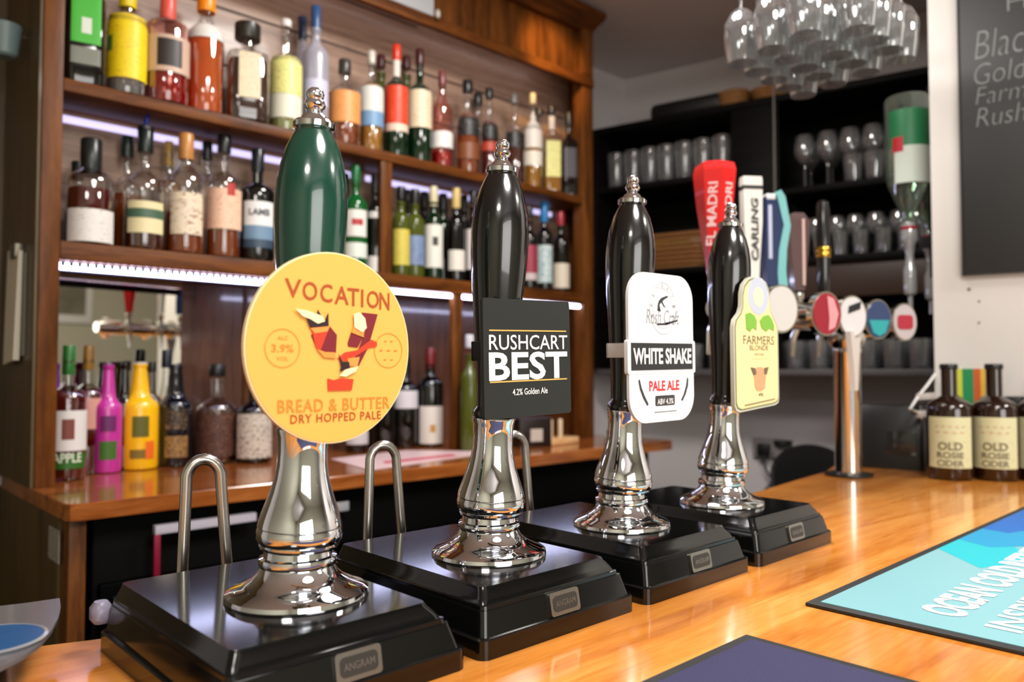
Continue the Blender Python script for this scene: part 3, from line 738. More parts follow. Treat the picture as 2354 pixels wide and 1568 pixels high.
def bottle(name, label, group, z, Y, px, w_, yt_, shape='spirit', glass='clear', liq=None, cap=None, labs=(), sq=None, texts=(), cat='bottle', face=.7, solid=None, pos=None, capf=None, rim=0):
    p = pos if pos is not None else on_y(px, 600, Y)
    x, y = p[0], p[1]
    d = depth((x, y, z)); r = w_ / 2 * d / F_PX
    top = on_y(px, yt_, y).z if pos is None else z + yt_
    H = top - z
    az = math.atan2(y, x) + pi; rz = (az - 1.5 * pi) * face
    t = thing(name, label, cat, (x, y, z + .0006), rz, group)
    a, b_, nf, cf = SHAPES[shape]
    if capf: cf = capf
    nr = max(.010, r * nf) if shape != 'wine' else max(.0125, r * .36)
    nr = min(nr, .0165)
    prof = [(r * .80, 0), (r * .95, .002), (r, .010 * 1), (r, H * a * .5), (r, H * a * .96)]
    for i in range(1, 7):
        q = i / 6; k = (1 - cos(q * pi)) / 2 if shape != 'square' else q ** .8
        if shape in ('wine', 'spirit', 'round'): k = 1 - math.sqrt(max(0, 1 - q * q)) if q < .6 else .2 + .8 * ((q - .6) / .4) ** .8
        prof.append((r + (nr - r) * k, H * (a + (b_ - a) * q)))
    if shape == 'skull':
        prof = prof[:3] + [(r, H * .3), (r, H * .56), (r * .98, H * .595), (r * .90, H * .625), (r * .72, H * .650), (r * .57, H * .68), (r * .50, H * .73), (r * .44, H * .82), (r * .39, H * .90)]
        nr = r * .36
    prof += [(nr, H * (b_ + (cf - b_) * .5) if shape != 'skull' else H * .93), (nr, H * cf), (nr * 1.12, H * (cf + .005)), (nr * 1.12, H * min(.985, cf + .03)), (nr * .9, H * min(.99, cf + .032))]
    q = None
    if sq: q = [sq] * 5 + [sq + (2 - sq) * i / 6 for i in range(1, 7)] + [2] * 5; q = [v if abs(v - 2) > .01 else 1.0 for v in q]
    gm = solid or GLS[glass]
    G().lathe(prof, 28, sq=q).make('bottle_glass', gm, t, 50)
    if liq:
        m_, lf = liq; zz = H * lf; lp = [(.0, .004), (r * .90, .004), (r * .93, .012)]
        for rr, z_ in prof[3:]:
            if z_ < zz: lp.append((rr * .93, z_))
        lr = lp[-1][0]; lp += [(lr * .98, zz), (0, zz)]
        G().lathe(lp, 24, sq=sq if (sq and lf < a) else None).make('liquid', LIQ[m_], t, 50)
    if cap:
        cc, yc0, cr = cap
        z0 = H * (cf + .002) if yc0 is None else on_y(px, yc0, y).z - z
        rr = nr * cr
        G().lathe([(rr * .98, z0), (rr, z0 + .001), (rr, H - .003), (rr * .9, H), (0, H)], 20).make('cap', cc if not isinstance(cc, tuple) else C_(cc, .3), t, 40)
    for L_ in labs:
        m_, y0, y1, ha = L_[:4]; off = L_[4] if len(L_) > 4 else 0
        if pos is None: za, zb = on_y(px, y1, y).z - z, on_y(px, y0, y).z - z
        else: za, zb = y0, y1
        za = max(za, .002)
        m_ = C_(m_) if isinstance(m_, tuple) else m_
        rl = [r + .0009 + (.0004 if off else 0)] * 2
        if zb > H * a:                                                # label reaching over the shoulder or neck follows the glass
            zs = [za] + [za + (zb - za) * k / 6 for k in range(1, 7)]
            def rad(zz):
                for (r0, z0), (r1, z1) in zip(prof[2:], prof[3:]):
                    if z0 <= zz <= z1 and z1 > z0: return r0 + (r1 - r0) * (zz - z0) / (z1 - z0)
                return nr
            pr = [(rad(zz) + .0009, zz) for zz in zs]
        else: pr = [(rl[0], za), (rl[0], zb)]
        a0 = -pi / 2 - RAD(ha) + RAD(off); a1 = -pi / 2 + RAD(ha) + RAD(off)
        if sq: pr = [(q_[0] * 1.0, q_[1]) for q_ in pr]
        G().lathe(pr, 20, a0=a0, a1=a1, sq=sq).make('paper_label', m_, t, 50)
    for tx in texts:
        s_, y0, y1, wf, c_ = tx
        if pos is None: za, zb = on_y(px, y1, y).z - z, on_y(px, y0, y).z - z
        else: za, zb = y0, y1
        g = G(); wrap_text(g, s_, r * (1.0 if not sq else 1.0) + .0022, 0, (za + zb) / 2, r * wf, zb - za, .02)
        g.make('label_lettering', C_(c_), t, 0)
    return t


pr_cream = printed('label_cream', (226, 208, 176), (120, 84, 60), 55, .42)
pr_white = printed('label_white', (228, 224, 220), (130, 120, 118), 60, .40)
pr_tan = printed('label_tan', (222, 150, 84), (170, 100, 50), 50, .42)
pr_yel = printed('label_yellow', (244, 214, 20), (206, 150, 30), 40, .42)
pr_pyel = printed('label_pale_yellow', (226, 222, 138), (130, 120, 60), 50, .42)
pr_peach = printed('label_peach', (236, 194, 166), (190, 90, 70), 55, .42)
pr_blk = printed('label_black', (22, 20, 20), (150, 146, 140), 60, .40)
pr_blue = printed('label_blue', (120, 140, 176), (70, 84, 130), 50, .45)
pr_red = printed('label_red', (216, 60, 26), (240, 150, 110), 60, .40)
pr_brn = printed('label_brown', (70, 42, 34), (140, 96, 74), 60, .45)
pr_yell = printed('label_wine_yellow', (206, 190, 80), (150, 130, 50), 60, .42)
BK = (22, 22, 24)

g1 = 'bottles on the top shelf'
A = lambda *a, **k: bottle(*a, **k)
R1 = YS + .047; R2 = YS + .122
zt_ = top_sh
A('gin_bottle', 'black and bright green square bottle at the left end of the top shelf', g1, zt_, R1, 184, 84, -120, 'square', 'black', None, (BK, None, 1.3), [((66, 180, 50), 0, 112, 36), ((220, 228, 216), 54, 90, 13, 1), ((120, 124, 112), 122, 160, 36)], sq=5)
A('spirit_bottle', 'clear bottle with a broad yellow label and yellow cap on the top shelf', g1, zt_, R1, 283, 84, -60, 'spirit', 'clear', ('water', .55), ((240, 210, 20), 18, 1.5), [(pr_yel, 44, 190, 78), ((90, 130, 40), 95, 130, 14, -62)])
A('gin_bottle', 'pink gin bottle with a dark oval label and red wax top on the top shelf', g1, zt_, R1, 377, 96, -45, 'spirit', 'pink', ('red', .26), ((232, 92, 80), 44, 1.2), [((206, 176, 156), 95, 178, 72), ((44, 34, 34), 104, 166, 32, 1)])
A('spirit_bottle', 'bright orange bottle with orange stopper and white shoulder band on the top shelf', g1, zt_, R1, 466, 80, -30, 'short', 'clear', ('orange', .62), ((255, 150, 10), 28, 1.5), [((226, 224, 220), 62, 98, 88)], capf=.84)
A('liqueur_bottle', 'square dark brown liqueur decanter with a black stopper and cream label', g1, zt_, R1, 563, 92, 55, 'decanter', 'clear', ('brown', .60), (P('stopper', (40, 38, 30), .3), 92, 2.0), [(pr_cream, 135, 238, 27)], sq=4.5)
A('rum_bottle', 'white-capped clear bottle with a pale yellow label on the top shelf', g1, zt_, R1, 652, 74, 45, 'spirit', 'clear', ('straw', .5), ((230, 226, 222), 62, 1.1), [(pr_pyel, 138, 225, 70), ((222, 220, 200), 226, 280, 70)])
A('vodka_bottle', 'frosted vodka bottle with a dark blue cap, half behind its twin', g1, zt_, R2, 690, 52, 38, 'hock', 'frost', None, ((16, 32, 66), 92, 1.25), [])
A('vodka_bottle', 'tall frosted vodka bottle with a blue banded cap on the top shelf', g1, zt_, R1, 721, 60, 14, 'wine', 'frost', None, ((44, 80, 130), 74, 1.05), [((196, 196, 220), 190, 250, 60)])
A('whisky_bottle', 'short round bottle with an orange-tan label and grey stopper', g1, zt_, R1, 789, 72, 138, 'short', 'clear', ('amber', .5), ((58, 52, 50), 170, 1.2), [(pr_tan, 218, 290, 80)])
A('spirit_bottle', 'clear gold-topped bottle with a white and blue label on the top shelf', g1, zt_, R1, 851, 56, 118, 'spirit', 'clear', ('gold', .66), ((206, 200, 190), None, 1.1), [((214, 214, 208), 205, 262, 75), ((110, 150, 186), 262, 296, 75)])
A('wine_bottle', 'dark green bottle with maroon cap behind the white and blue label', g1, zt_, R2, 873, 46, 126, 'wine', 'olive', None, ((70, 14, 18), 156, 1.1), [])
A('whiskey_bottle', 'green whiskey bottle with a red label and scarlet cap', g1, zt_, R1, 909, 54, 104, 'spirit', 'green', None, ((214, 54, 26), 140, 1.25), [((226, 214, 204), 140, 178, 88), (pr_red, 204, 290, 80), ((230, 200, 180), 291, 308, 80)])
A('wine_bottle', 'bottle with a dark maroon cap hidden behind the red-labelled whiskey', g1, zt_, R2, 932, 42, 130, 'wine', 'olive', None, ((66, 12, 16), 160, 1.1), [])
A('whiskey_bottle', 'green whiskey bottle with a cream label and dark red cap', g1, zt_, R1, 963, 56, 114, 'spirit', 'green', None, ((62, 12, 14), 150, 1.2), [(pr_cream, 214, 300, 80)])
A('gin_bottle', 'slim clear pink bottle with a low white label on the top shelf', g1, zt_, R1, 1015, 50, 165, 'short', 'pink', ('red', .16), ((120, 60, 64), None, 1.1), [(pr_white, 308, 345, 80)])
A('whisky_bottle', 'amber bottle with a black shield label, taller of the pair beside the pink bottle', g1, zt_, R1, 1074, 58, 186, 'round', 'clear', ('amber', .62), (BK, 214, 1.4), [(pr_blk, 275, 318, 55), ((120, 66, 34), 335, 372, 60)])
A('whisky_bottle', 'bottle with a black square cap behind the amber shield-label bottle', g1, zt_, R2, 1098, 40, 215, 'spirit', 'clear', ('damber', .5), (BK, 243, 1.6), [])
A('whisky_bottle', 'dark red-amber bottle with a black label next to the finial of the second pump', g1, zt_, R1, 1124, 44, 204, 'round', 'clear', ('dred', .62), (BK, 228, 1.3), [(pr_blk, 290, 325, 60), ((170, 60, 34), 332, 352, 60)])
A('whisky_bottle', 'clear-shouldered amber bottle half behind the second pump finial', g1, zt_, R1, 1182, 50, 218, 'round', 'clear', ('damber', .45), ((120, 116, 112), 240, 1.1), [(pr_blk, 310, 345, 60)])
A('whisky_bottle', 'golden bottle with two white labels and a cream stopper', g1, zt_, R1, 1225, 44, 216, 'spirit', 'clear', ('gold', .8), ((240, 214, 160), 240, 1.1), [((232, 222, 212), 266, 345, 60), ((232, 222, 206), 352, 385, 62)])
A('whiskey_bottle', 'square bottle with a honey yellow label and black cap near the right post', g1, zt_, R1, 1268, 44, 246, 'square', 'clear', ('gold', .4), (BK, 264, 1.25), [((214, 200, 190), 270, 300, 60), (pr_pyel, 330, 412, 38)], sq=5)
A('whiskey_bottle', 'square black-labelled bottle at the right end of the top shelf', g1, zt_, R1, 1308, 38, 260, 'square', 'black', None, (BK, 290, 1.25), [((66, 58, 66), 345, 412, 38)], sq=5)
A('rum_bottle', 'clear bottle behind the square honey-label bottle', g1, zt_, R2, 1240, 34, 250, 'spirit', 'clear', ('amber', .5), (BK, 268, 1.2), [])

g2 = 'bottles on the middle shelf'
z2 = mid_sh
A('cognac_bottle', 'wide cognac bottle with a long black capsule and white label by the left post', g2, z2, R1, 205, 100, 320, 'short', 'clear', ('dred', .52), ((26, 30, 28), 405, 1.35), [(pr_white, 488, 562, 66)], capf=.66)
A('spirit_bottle', 'small dark-capped clear bottle behind the cognac at the left post', g2, z2, R2, 174, 56, 372, 'short', 'clear', ('dred', .4), ((20, 34, 32), 414, 1.3), [])
A('rum_bottle', 'dark-capped rum bottle standing behind and left of the blue-pourer bottle', g2, z2, R2, 288, 66, 314, 'round', 'clear', ('amber', .5), ((20, 36, 32), 362, 1.4), [])
t = A('rum_bottle', 'round-shouldered rum bottle with a cream oval label and green band under a blue-topped pourer', g2, z2, R1, 330, 88, 300, 'round', 'clear', ('damber', .36), ((18, 28, 26), 352, 1.3), [((226, 214, 168), 470, 542, 55), ((66, 96, 74), 487, 508, 58, 1)])
g = G().lathe([(.012, 0), (.019, .004), (.019, .012), (.010, .016)], 18); hh = on_y(330, 300, R1).z - z2
g.make('pourer_collar', C_((20, 22, 26), .3), t, loc=(0, 0, hh - .004))
G().tube([(0, 0, 0), (.001, 0, .018), (.006, 0, .030)], [.006, .005, .003], 10).make('pourer_spout', C_((26, 44, 140), .3), t, loc=(0, 0, hh + .010))
A('rum_bottle', 'gold-capped amber bottle behind and left of the spiced rum', g2, z2, R2, 384, 60, 326, 'spirit', 'clear', ('gold', .66), ((176, 140, 70), 382, 1.1), [])
A('rum_bottle', 'spiced rum bottle with a gold capsule and shield-shaped cream label', g2, z2, R1, 424, 86, 308, 'short', 'clear', ('amber', .34), ((190, 130, 66), 368, 1.15), [(printed('label_spiced', (226, 210, 184), (130, 54, 50), 34, .44), 450, 545, 50)])
A('gin_bottle', 'black-capped clear bottle behind the peach-labelled rum', g2, z2, R2, 473, 56, 326, 'spirit', 'clear', ('water', .4), (BK, 368, 1.25), [])
A('rum_bottle', 'clear bottle with a peach label and red seal above amber spirit', g2, z2, R1, 512, 78, 310, 'spirit', 'clear', ('amber', .22), (BK, 352, 1.3), [(pr_peach, 440, 532, 72), ((176, 44, 40), 428, 456, 14, 18)])
A('rum_bottle', 'black rum bottle with a white label fading to blue beside the green grip', g2, z2, R1, 590, 80, 344, 'spirit', 'black', None, ((20, 26, 34), 395, 1.2), [((224, 226, 226), 470, 525, 52), ((110, 140, 168), 525, 556, 52), ((50, 70, 90), 556, 575, 52)], texts=[('LAMB', 487, 502, 1.2, (40, 44, 60))])
A('vermouth_bottle', 'bright green vermouth bottle with a round white label right of the green grip', g2, z2, R1, 816, 56, 380, 'wine', 'lgreen', None, ((16, 100, 52), 420, 1.15), [((222, 220, 214), 487, 548, 52), ((176, 40, 50), 508, 522, 26, 1), ((218, 224, 216), 562, 596, 60)])
A('wine_bottle', 'dark bottle behind and left of the round-label vermouth', g2, z2, R2, 790, 50, 400, 'wine', 'black', None, (BK, None, 1.1), [])
A('wine_bottle', 'black bottle with two white labels left of the shelf divider', g2, z2, R1, 862, 40, 402, 'wine', 'black', None, (BK, None, 1.1), [((206, 204, 200), 490, 505, 60), ((220, 214, 210), 592, 650, 60)])
A('wine_bottle', 'olive wine bottle with a yellow label right of the shelf divider', g2, z2, R1, 921, 42, 430, 'wine', 'olive', None, (BK, 460, 1.1), [(pr_yell, 530, 612, 60)])
A('wine_bottle', 'pale green wine bottle with a blue patterned label', g2, z2, R1, 953, 46, 436, 'wine', 'olive', None, (BK, 470, 1.1), [(pr_blue, 545, 612, 62)])
A('wine_bottle', 'white wine bottle with a white label bearing a dark bird', g2, z2, R1, 996, 44, 430, 'wine', 'green', None, ((206, 196, 160), 475, 1.1), [((224, 222, 212), 520, 618, 62), ((40, 40, 36), 548, 568, 16, 1)])
A('wine_bottle', 'dark wine bottle with a gold foil neck and low white label', g2, z2, R1, 1048, 42, 433, 'wine', 'black', None, ((206, 178, 110), 480, 1.15), [((226, 220, 210), 578, 624, 62)])
A('wine_bottle', 'dark wine bottle with a tall white label beside the second pump grip', g2, z2, R1, 1088, 40, 440, 'wine', 'black', None, (BK, 470, 1.1), [((222, 212, 210), 530, 622, 62)])
for i, px in enumerate((936, 975, 1018, 1066)):
    A('wine_bottle', ['dark wine bottle behind the yellow-label and blue-label bottles', 'dark wine bottle behind the blue-label and bird-label bottles', 'dark wine bottle behind the bird-label and gold-foil bottles', 'dark wine bottle behind the gold-foil bottle, nearest the second grip'][i], g2, z2, R2, px, 38, 438 + i * 4, 'wine', 'black' if i % 2 else 'green', None, (BK, None, 1.1), [])
A('wine_bottle', 'red wine bottle with a raspberry pink label right of the second grip', g2, z2, R1, 1216, 38, 476, 'wine', 'black', None, (BK, 500, 1.1), [((150, 50, 70), 566, 630, 62), ((196, 180, 180), 630, 646, 62)])
A('wine_bottle', 'wine bottle with a bright blue capsule and teal and white label', g2, z2, R1, 1251, 38, 466, 'wine', 'black', None, ((24, 116, 176), 512, 1.2), [(printed('label_teal', (206, 214, 214), (60, 150, 160), 40, .5), 566, 652, 62)])
A('wine_bottle', 'wine bottle with a red capsule and plain white label by the right post', g2, z2, R1, 1289, 40, 488, 'wine', 'black', None, ((156, 24, 44), 522, 1.1), [((216, 204, 186), 608, 664, 64)])

g3 = 'bottles on the back counter'
RC = YS - .055; RC2 = YS + .07
def at_c(px, py): return on_z(px, py, BAR)
def Ct(name, label, px, w_, yt_, yb, *a, **k):
    q = at_c(px, yb); r = w_ / 2 * depth(q) / F_PX
    Yc = min(q.y + r * .75, 2.08)
    return bottle(name, label, g3, BAR, Yc, px, w_, yt_, *a, **k)
GR = (40, 96, 40)
Ct('rum_bottle', 'dark red spiced apple bottle with a green cap and white label beside the left post', 163, 80, 795, 1105, 'spirit', 'clear', ('dred', .66), ((40, 104, 42), 862, 1.1), [((220, 218, 214), 943, 1034, 72), ((44, 100, 26), 1040, 1074, 62), ((120, 60, 50), 962, 1008, 18, 1)], texts=[('APPLE', 1038, 1060, 1.55, (216, 226, 206))], face=.9)
Ct('rum_bottle', 'red spiced bottle with a gold cap and pink label behind the apple bottle', 208, 72, 795, 1088, 'spirit', 'clear', ('dred', .66), ((150, 108, 40), 850, 1.1), [((206, 150, 134), 915, 985, 75)])
Ct('cream_liqueur_bottle', 'violet bottle in the corner behind the apple bottle', 134, 40, 835, 1050, 'skull', 'clear', None, (C_((120, 40, 150)), None, 1.0), [], solid=C_((110, 40, 150), .3))
Ct('cream_liqueur_bottle', 'magenta bottle with a green badge left of the yellow bottle', 254, 62, 836, 1088, 'skull', 'clear', None, ((120, 60, 110), 842, 1.05), [((60, 104, 30), 1012, 1054, 34), ((100, 30, 90), 955, 990, 30)], solid=P('magenta_bottle', (190, 50, 150), .25, coat=.4))
Ct('cream_liqueur_bottle', 'yellow bottle with a silver crown top on the back counter', 326, 84, 833, 1075, 'skull', 'clear', None, ((196, 186, 170), 842, 1.08), [((90, 90, 20), 955, 1002, 24), ((120, 96, 20), 1030, 1050, 30), ((226, 104, 30), 1012, 1052, 14, 28)], solid=P('yellow_bottle', (244, 186, 10), .25, coat=.4))
Ct('rum_bottle', 'glossy black bottle with a gold round badge right of the yellow bottle', 408, 76, 838, 1070, 'skull', 'black', None, (BK, 845, 1.1), [(printed('badge_gold', (150, 112, 60), (40, 30, 20), 60, .5), 1000, 1048, 38), (printed('badge_gold2', (40, 30, 24), (150, 120, 80), 60, .45), 940, 985, 38)], solid=P('black_bottle', (12, 12, 18), .12, coat=.6))
Ct('gin_bottle', 'clear bottle with a dark blue cap behind the black bottle', 387, 40, 805, 1040, 'hock', 'clear', ('water', .5), ((24, 28, 44), 846, 1.3), [])
Ct('rum_bottle', 'dark bottle behind and left of the yellow bottle', 292, 40, 834, 1050, 'skull', 'black', None, (BK, None, 1.1), [])
Ct('rum_bottle', 'dark-capped bottle between the yellow and the black bottle', 354, 36, 832, 1050, 'skull', 'clear', ('damber', .5), (BK, 856, 1.4), [])
Ct('rum_bottle', 'round clear-shouldered bottle with a dark brown wraparound label', 503, 92, 838, 1063, 'round', 'clear', ('damber', .5), (BK, 866, 1.3), [(pr_brn, 948, 1045, 80)])
Ct('gin_bottle', 'black bottle with a cream scribble-patterned label left of the first pump', 588, 80, 850, 1065, 'round', 'black', None, (BK, None, 1.2), [(printed('label_scribble', (206, 198, 184), (90, 84, 78), 45, .48), 950, 1050, 70)])
Ct('wine_bottle', 'dark bottle seen between the first pump column and its swan neck', 822, 56, 900, 1040, 'short', 'black', None, (BK, None, 1.1), [((196, 194, 196), 990, 1020, 60)])
Ct('wine_bottle', 'dark wine bottle with a narrow white label right of the yellow badge', 933, 60, 815, 1030, 'wine', 'black', None, (BK, 860, 1.1), [((206, 202, 206), 898, 938, 62)])
Ct('wine_bottle', 'dark bottle behind the two wine bottles right of the yellow badge', 885, 54, 850, 1030, 'wine', 'black', None, (BK, None, 1.1), [])
Ct('wine_bottle', 'red wine bottle with a maroon capsule and white label', 990, 60, 800, 1028, 'wine', 'black', None, ((110, 20, 24), 846, 1.1), [((222, 216, 206), 933, 1018, 62), ((190, 140, 70), 975, 992, 12, 1)])
Ct('wine_bottle', 'olive green bottle just left of the second pump', 1080, 44, 770, 1038, 'wine', 'olive', None, ((200, 200, 206), 800, 1.1), [])

# leaflets, card reader box and pegs on the counter
pl = [at_c(*q) for q in ((760, 1056), (935, 1036), (1090, 1038), (1085, 1048), (850, 1082))]
c0 = sum(pl, Vector()) / 5
t = thing('menu_leaflet', 'white and pink printed leaflet lying on the back counter', 'leaflet', (c0.x, c0.y, BAR + .0005))
G().slab([(p.x - c0.x, p.y - c0.y) for p in pl][::1], 0, .0012).make('paper', P('leaflet_pink', (226, 196, 196), .35), t, 0)
g = G()
q = [at_c(*k) - c0 for k in ((880, 1062), (1040, 1045), (1050, 1050), (885, 1068))]; flat(g, [(p.x, p.y) for p in q], .0016)
g.make('printed_band', C_((206, 96, 110)), t, 0)
a = at_c(1237, 1028); t = thing('snack_box', 'dark box with a white note on the back counter right of the second pump', 'box', (a.x, a.y + .03, BAR + .0005), RAD(-16))
G().box(-.058, .058, -.03, .05, 0, .088, .002).make('box_body', C_((30, 18, 16), .35), t)
G().box(-.020, .024, -.0315, -.030, .018, .058).make('note', printed('note', (196, 186, 176), (130, 110, 100), 80, .42), t)
G().box(-.060, .060, -.032, .052, .088, .093, .001).make('lid', C_((60, 58, 66), .3), t)
a = at_c(1300, 1022); t = thing('peg_stand', 'pale wooden block with two upright pegs near the right post', 'wooden stand', (a.x, a.y + .03, BAR + .0005), RAD(6))
G().box(-.075, .075, -.03, .03, 0, .022, .004).make('block', wood('pale_pine', (196, 146, 92), (222, 178, 124), (236, 196, 146), (2, 12, 12)), t)
for dx in (-.045, .008): G().lathe([(.008, .02), (.008, .080), (.006, .083), (0, .083)], 14, (dx, 0)).make('peg', P('peg_pale', (206, 182, 150), .5), t)

# things hanging at the far left on the side panel
t = thing('paper_pad', 'clipped stack of papers hanging on the side panel at the left edge', 'papers', (XL - .012, YS + .10, EYE + .02))
g = G().loft([[(0, .0, 0), (0, .10, -.01), (-.012, .10, -.01), (-.012, 0, 0)], [(0, -.01, .24), (0, .10, .25), (-.008, .10, .25), (-.008, -.01, .24)]])
g.make('front_sheet', P('sheet_cream', (214, 206, 186), .7), t, 0)
G().loft([[(.0065, -.022, .01), (.0065, .09, 0), (.001, .09, 0), (.001, -.022, .01)], [(.0065, -.022, .235), (.0065, .09, .245), (.001, .09, .245), (.001, -.022, .235)]]).make('back_sheet', P('sheet_grey', (112, 112, 100), .7), t, 0)
G().box(-.014, .006, .0, .05, .225, .258, .003).make('bulldog_clip', P('clip_steel', (110, 106, 90), .35, .7), t)
a = on_y(8, 95, YS + .12); t = thing('wall_cup', 'pale blue cup hanging at the top left edge', 'cup', (XL - .05, a.y, a.z))
G().lathe([(.020, -.035), (.026, -.03), (.034, .035), (.036, .036), (.032, .034), (.024, -.028), (0, -.030)], 24).make('cup_body', C_((120, 140, 140), .4), t)
G().tube([(.035, 0, .02), (.048, 0, .02), (.048, 0, .0)], .003, 8).make('hook', M_steel, t)

# ================================================================== END WALL UNIT (dark glass shelves)
EO = Vector((Cx, Cy, 0))
eu = thing('glass_shelving', 'near-black shelving full of glasses on the end wall', 'shelving unit', (Cx, Cy, EYE), UA)
def erel(x0, x1, y0, y1, z0, z1, bev=.002): return G().box(x0, x1, y0, y1, z0, z1, bev)
FR = -.33
G().box(0.0, 2.0, FR, -.004, 1.003, 1.028, .002).make('shelf', M_dkwood, eu)
G().box(0.0, 2.0, -.014, -.004, 0.0, 1.003).make('back_board', M_dkwood, eu)
G().box(0.60, .780, FR + .005, FR + .03, .0, 1.003, .002).make('upright', M_dkwood, eu)
G().box(0.0, .024, FR, -.014, .0, 1.003, .002).make('upright', M_dkwood, eu)
G().box(.024, .60, FR, -.014, .745, .768, .002).make('shelf', M_dkwood, eu)
G().box(.78, 2.0, FR, -.014, .648, .670, .002).make('shelf', M_dkwood, eu)
G().box(.024, 2.0, FR, -.014, .385, .408, .002).make('shelf', M_dkwood, eu)
G().box(.024, 2.0, FR - .004, -.004, -.022, .0, .002).make('shelf', P('shelf_edge_grey', (92, 88, 88), .4), eu)['label'] = 'grey bottom shelf'
G().box(.78, 2.0, FR + .02, FR + .05, .26, .385, .002).make('valance', P('valance_brown', (58, 38, 24), .5), eu)['label'] = 'dark brown board under the third shelf'

def e2w(t_, off, z): return EO + Vector((.2267 * t_ - .974 * off, -.974 * t_ - .2267 * off, EYE + z))

def tumbler(name, label, group, r, h, cat='glass'):
    t = thing(name, label, cat, (0, 0, 0), 0, group)
    G().lathe([(0, .0), (r * .78, 0), (r * .82, .003), (r, h), (r - .0015, h), (r * .78, .012), (0, .010)], 22).make('glass_body', M_clear2, t, 50)
    return t

def wine_glass(name, label, group, r, h, cat='wine glass'):
    t = thing(name, label, cat, (0, 0, 0), 0, group)
    G().lathe([(0, 0), (r * .85, 0), (r * .85, .002), (r * .3, .006), (.004, .014), (.0035, h * .45)], 22).make('stem', M_clear2, t, 50)
    G().lathe([(.0035, h * .45), (r * .5, h * .50), (r * .92, h * .62), (r, h * .72), (r * .93, h * .86), (r * .8, h), (r * .78, h), (r * .9, h * .86), (r * .96, h * .72), (r * .88, h * .63), (0, h * .5)], 24).make('bowl', M_clear2, t, 50)
    return t

ORD = ['first', 'second', 'third', 'fourth', 'fifth', 'sixth', 'seventh', 'eighth', 'ninth', 'tenth']
def row(kind, name, label, group, r, h, t0, t1, n, offs, z, jit=.004):
    proto = None
    for off in offs:
        for i in range(n):
            tt = t0 + (t1 - t0) * (i + .5) / n + random.uniform(-jit, jit)
            if proto is None: proto = c = kind(name, label, group, r, h)
            else: c = copy_tree(proto)
            c['label'] = '%s, %s from the left%s' % (label, ORD[i], '' if len(offs) == 1 else [', front row', ', back row'][offs.index(off)])
            c.location = e2w(tt, off + random.uniform(-jit, jit), z + .0006)

row(tumbler, 'pint_glass', 'pint glass on the dark shelf above the basket', 'glasses on the upper left end shelf', .038, .150, .05, .59, 7, (.28, .17), .768)
row(wine_glass, 'stem_glass', 'small stemmed glass hung high on the dark shelf above the basket', 'glasses on the upper left end shelf', .030, .17, .20, .59, 6, (.08,), .768)
row(tumbler, 'short_tumbler', 'short tumbler between the wine glasses and the bottle on an optic', 'wine glasses on the upper right end shelf', .036, .095, 1.00, 1.34, 5, (.30,), .670)
row(tumbler, 'shot_glass', 'stout glass at the front of the third dark shelf', 'small glasses on the third end shelf', .028, .085, .82, 1.30, 7, (.31,), .408)
row(wine_glass, 'wine_glass', 'stemmed wine glass right of the black upright', 'wine glasses on the upper right end shelf', .038, .20, .82, 1.30, 6, (.27, .16), .670)
row(wine_glass, 'small_wine_glass', 'small stemmed glass on the third dark shelf', 'small glasses on the third end shelf', .032, .145, .80, 1.34, 8, (.28, .18), .408)
row(tumbler, 'tumbler', 'tumbler on the grey bottom shelf', 'tumblers on the bottom end shelf', .037, .105, .62, 1.36, 9, (.29, .19), .0)
row(tumbler, 'half_pint_glass', 'half pint glass on the bottom end shelf', 'glasses on the lower left end shelf', .033, .10, .06, .56, 6, (.27, ), .0)

# wicker basket with packets on the third shelf, left
bk = e2w(.33, .20, .408)
t = thing('wicker_basket', 'brown wicker basket on the dark shelf left of the red tap', 'basket', bk, UA)
M_wick = P('wicker', (140, 92, 46), .7, bump=1, scale=120, var=.35)
g = G()
for k in range(8):
    z = .006 + k * .0190; rr = .95 + .012 * k; pts = []
    for (x, y) in rrect(.30 * rr, .19 * rr, .05, 6): pts.append((x, y, z))
    pts.append(pts[0]); g.tube(pts, .0085, 8)
g.make('weave', M_wick, t, 60)
G().slab(rrect(.27, .17, .04, 5), .0005, .008).make('basket_base', M_wick, t)
for i, (dx, dy, c_, lb) in enumerate(((-.07, 0, (170, 166, 60), 'yellow-green snack packet in the wicker basket'), (.03, .01, (120, 150, 60), 'green snack packet in the wicker basket'), (.10, -.01, (206, 196, 180), 'pale snack packet in the wicker basket'))):
    o = G().loft([[(-.045, -.012, 0), (.045, -.012, 0), (.045, .012, 0), (-.045, .012, 0)], [(-.05, -.02, .06), (.05, -.02, .06), (.05, .02, .06), (-.05, .02, .06)], [(-.05, -.002, .13), (.05, -.002, .13), (.05, .002, .13), (-.05, .002, .13)]]).make('snack_packet', C_(c_, .35), None, 30, loc=bk + Vector((.2267 * dx, -.974 * dx, .009)), rot=(0, RAD(-6 + 5 * i), UA + RAD(8 * i - 8)))
    tag(o, lb, 'packet')
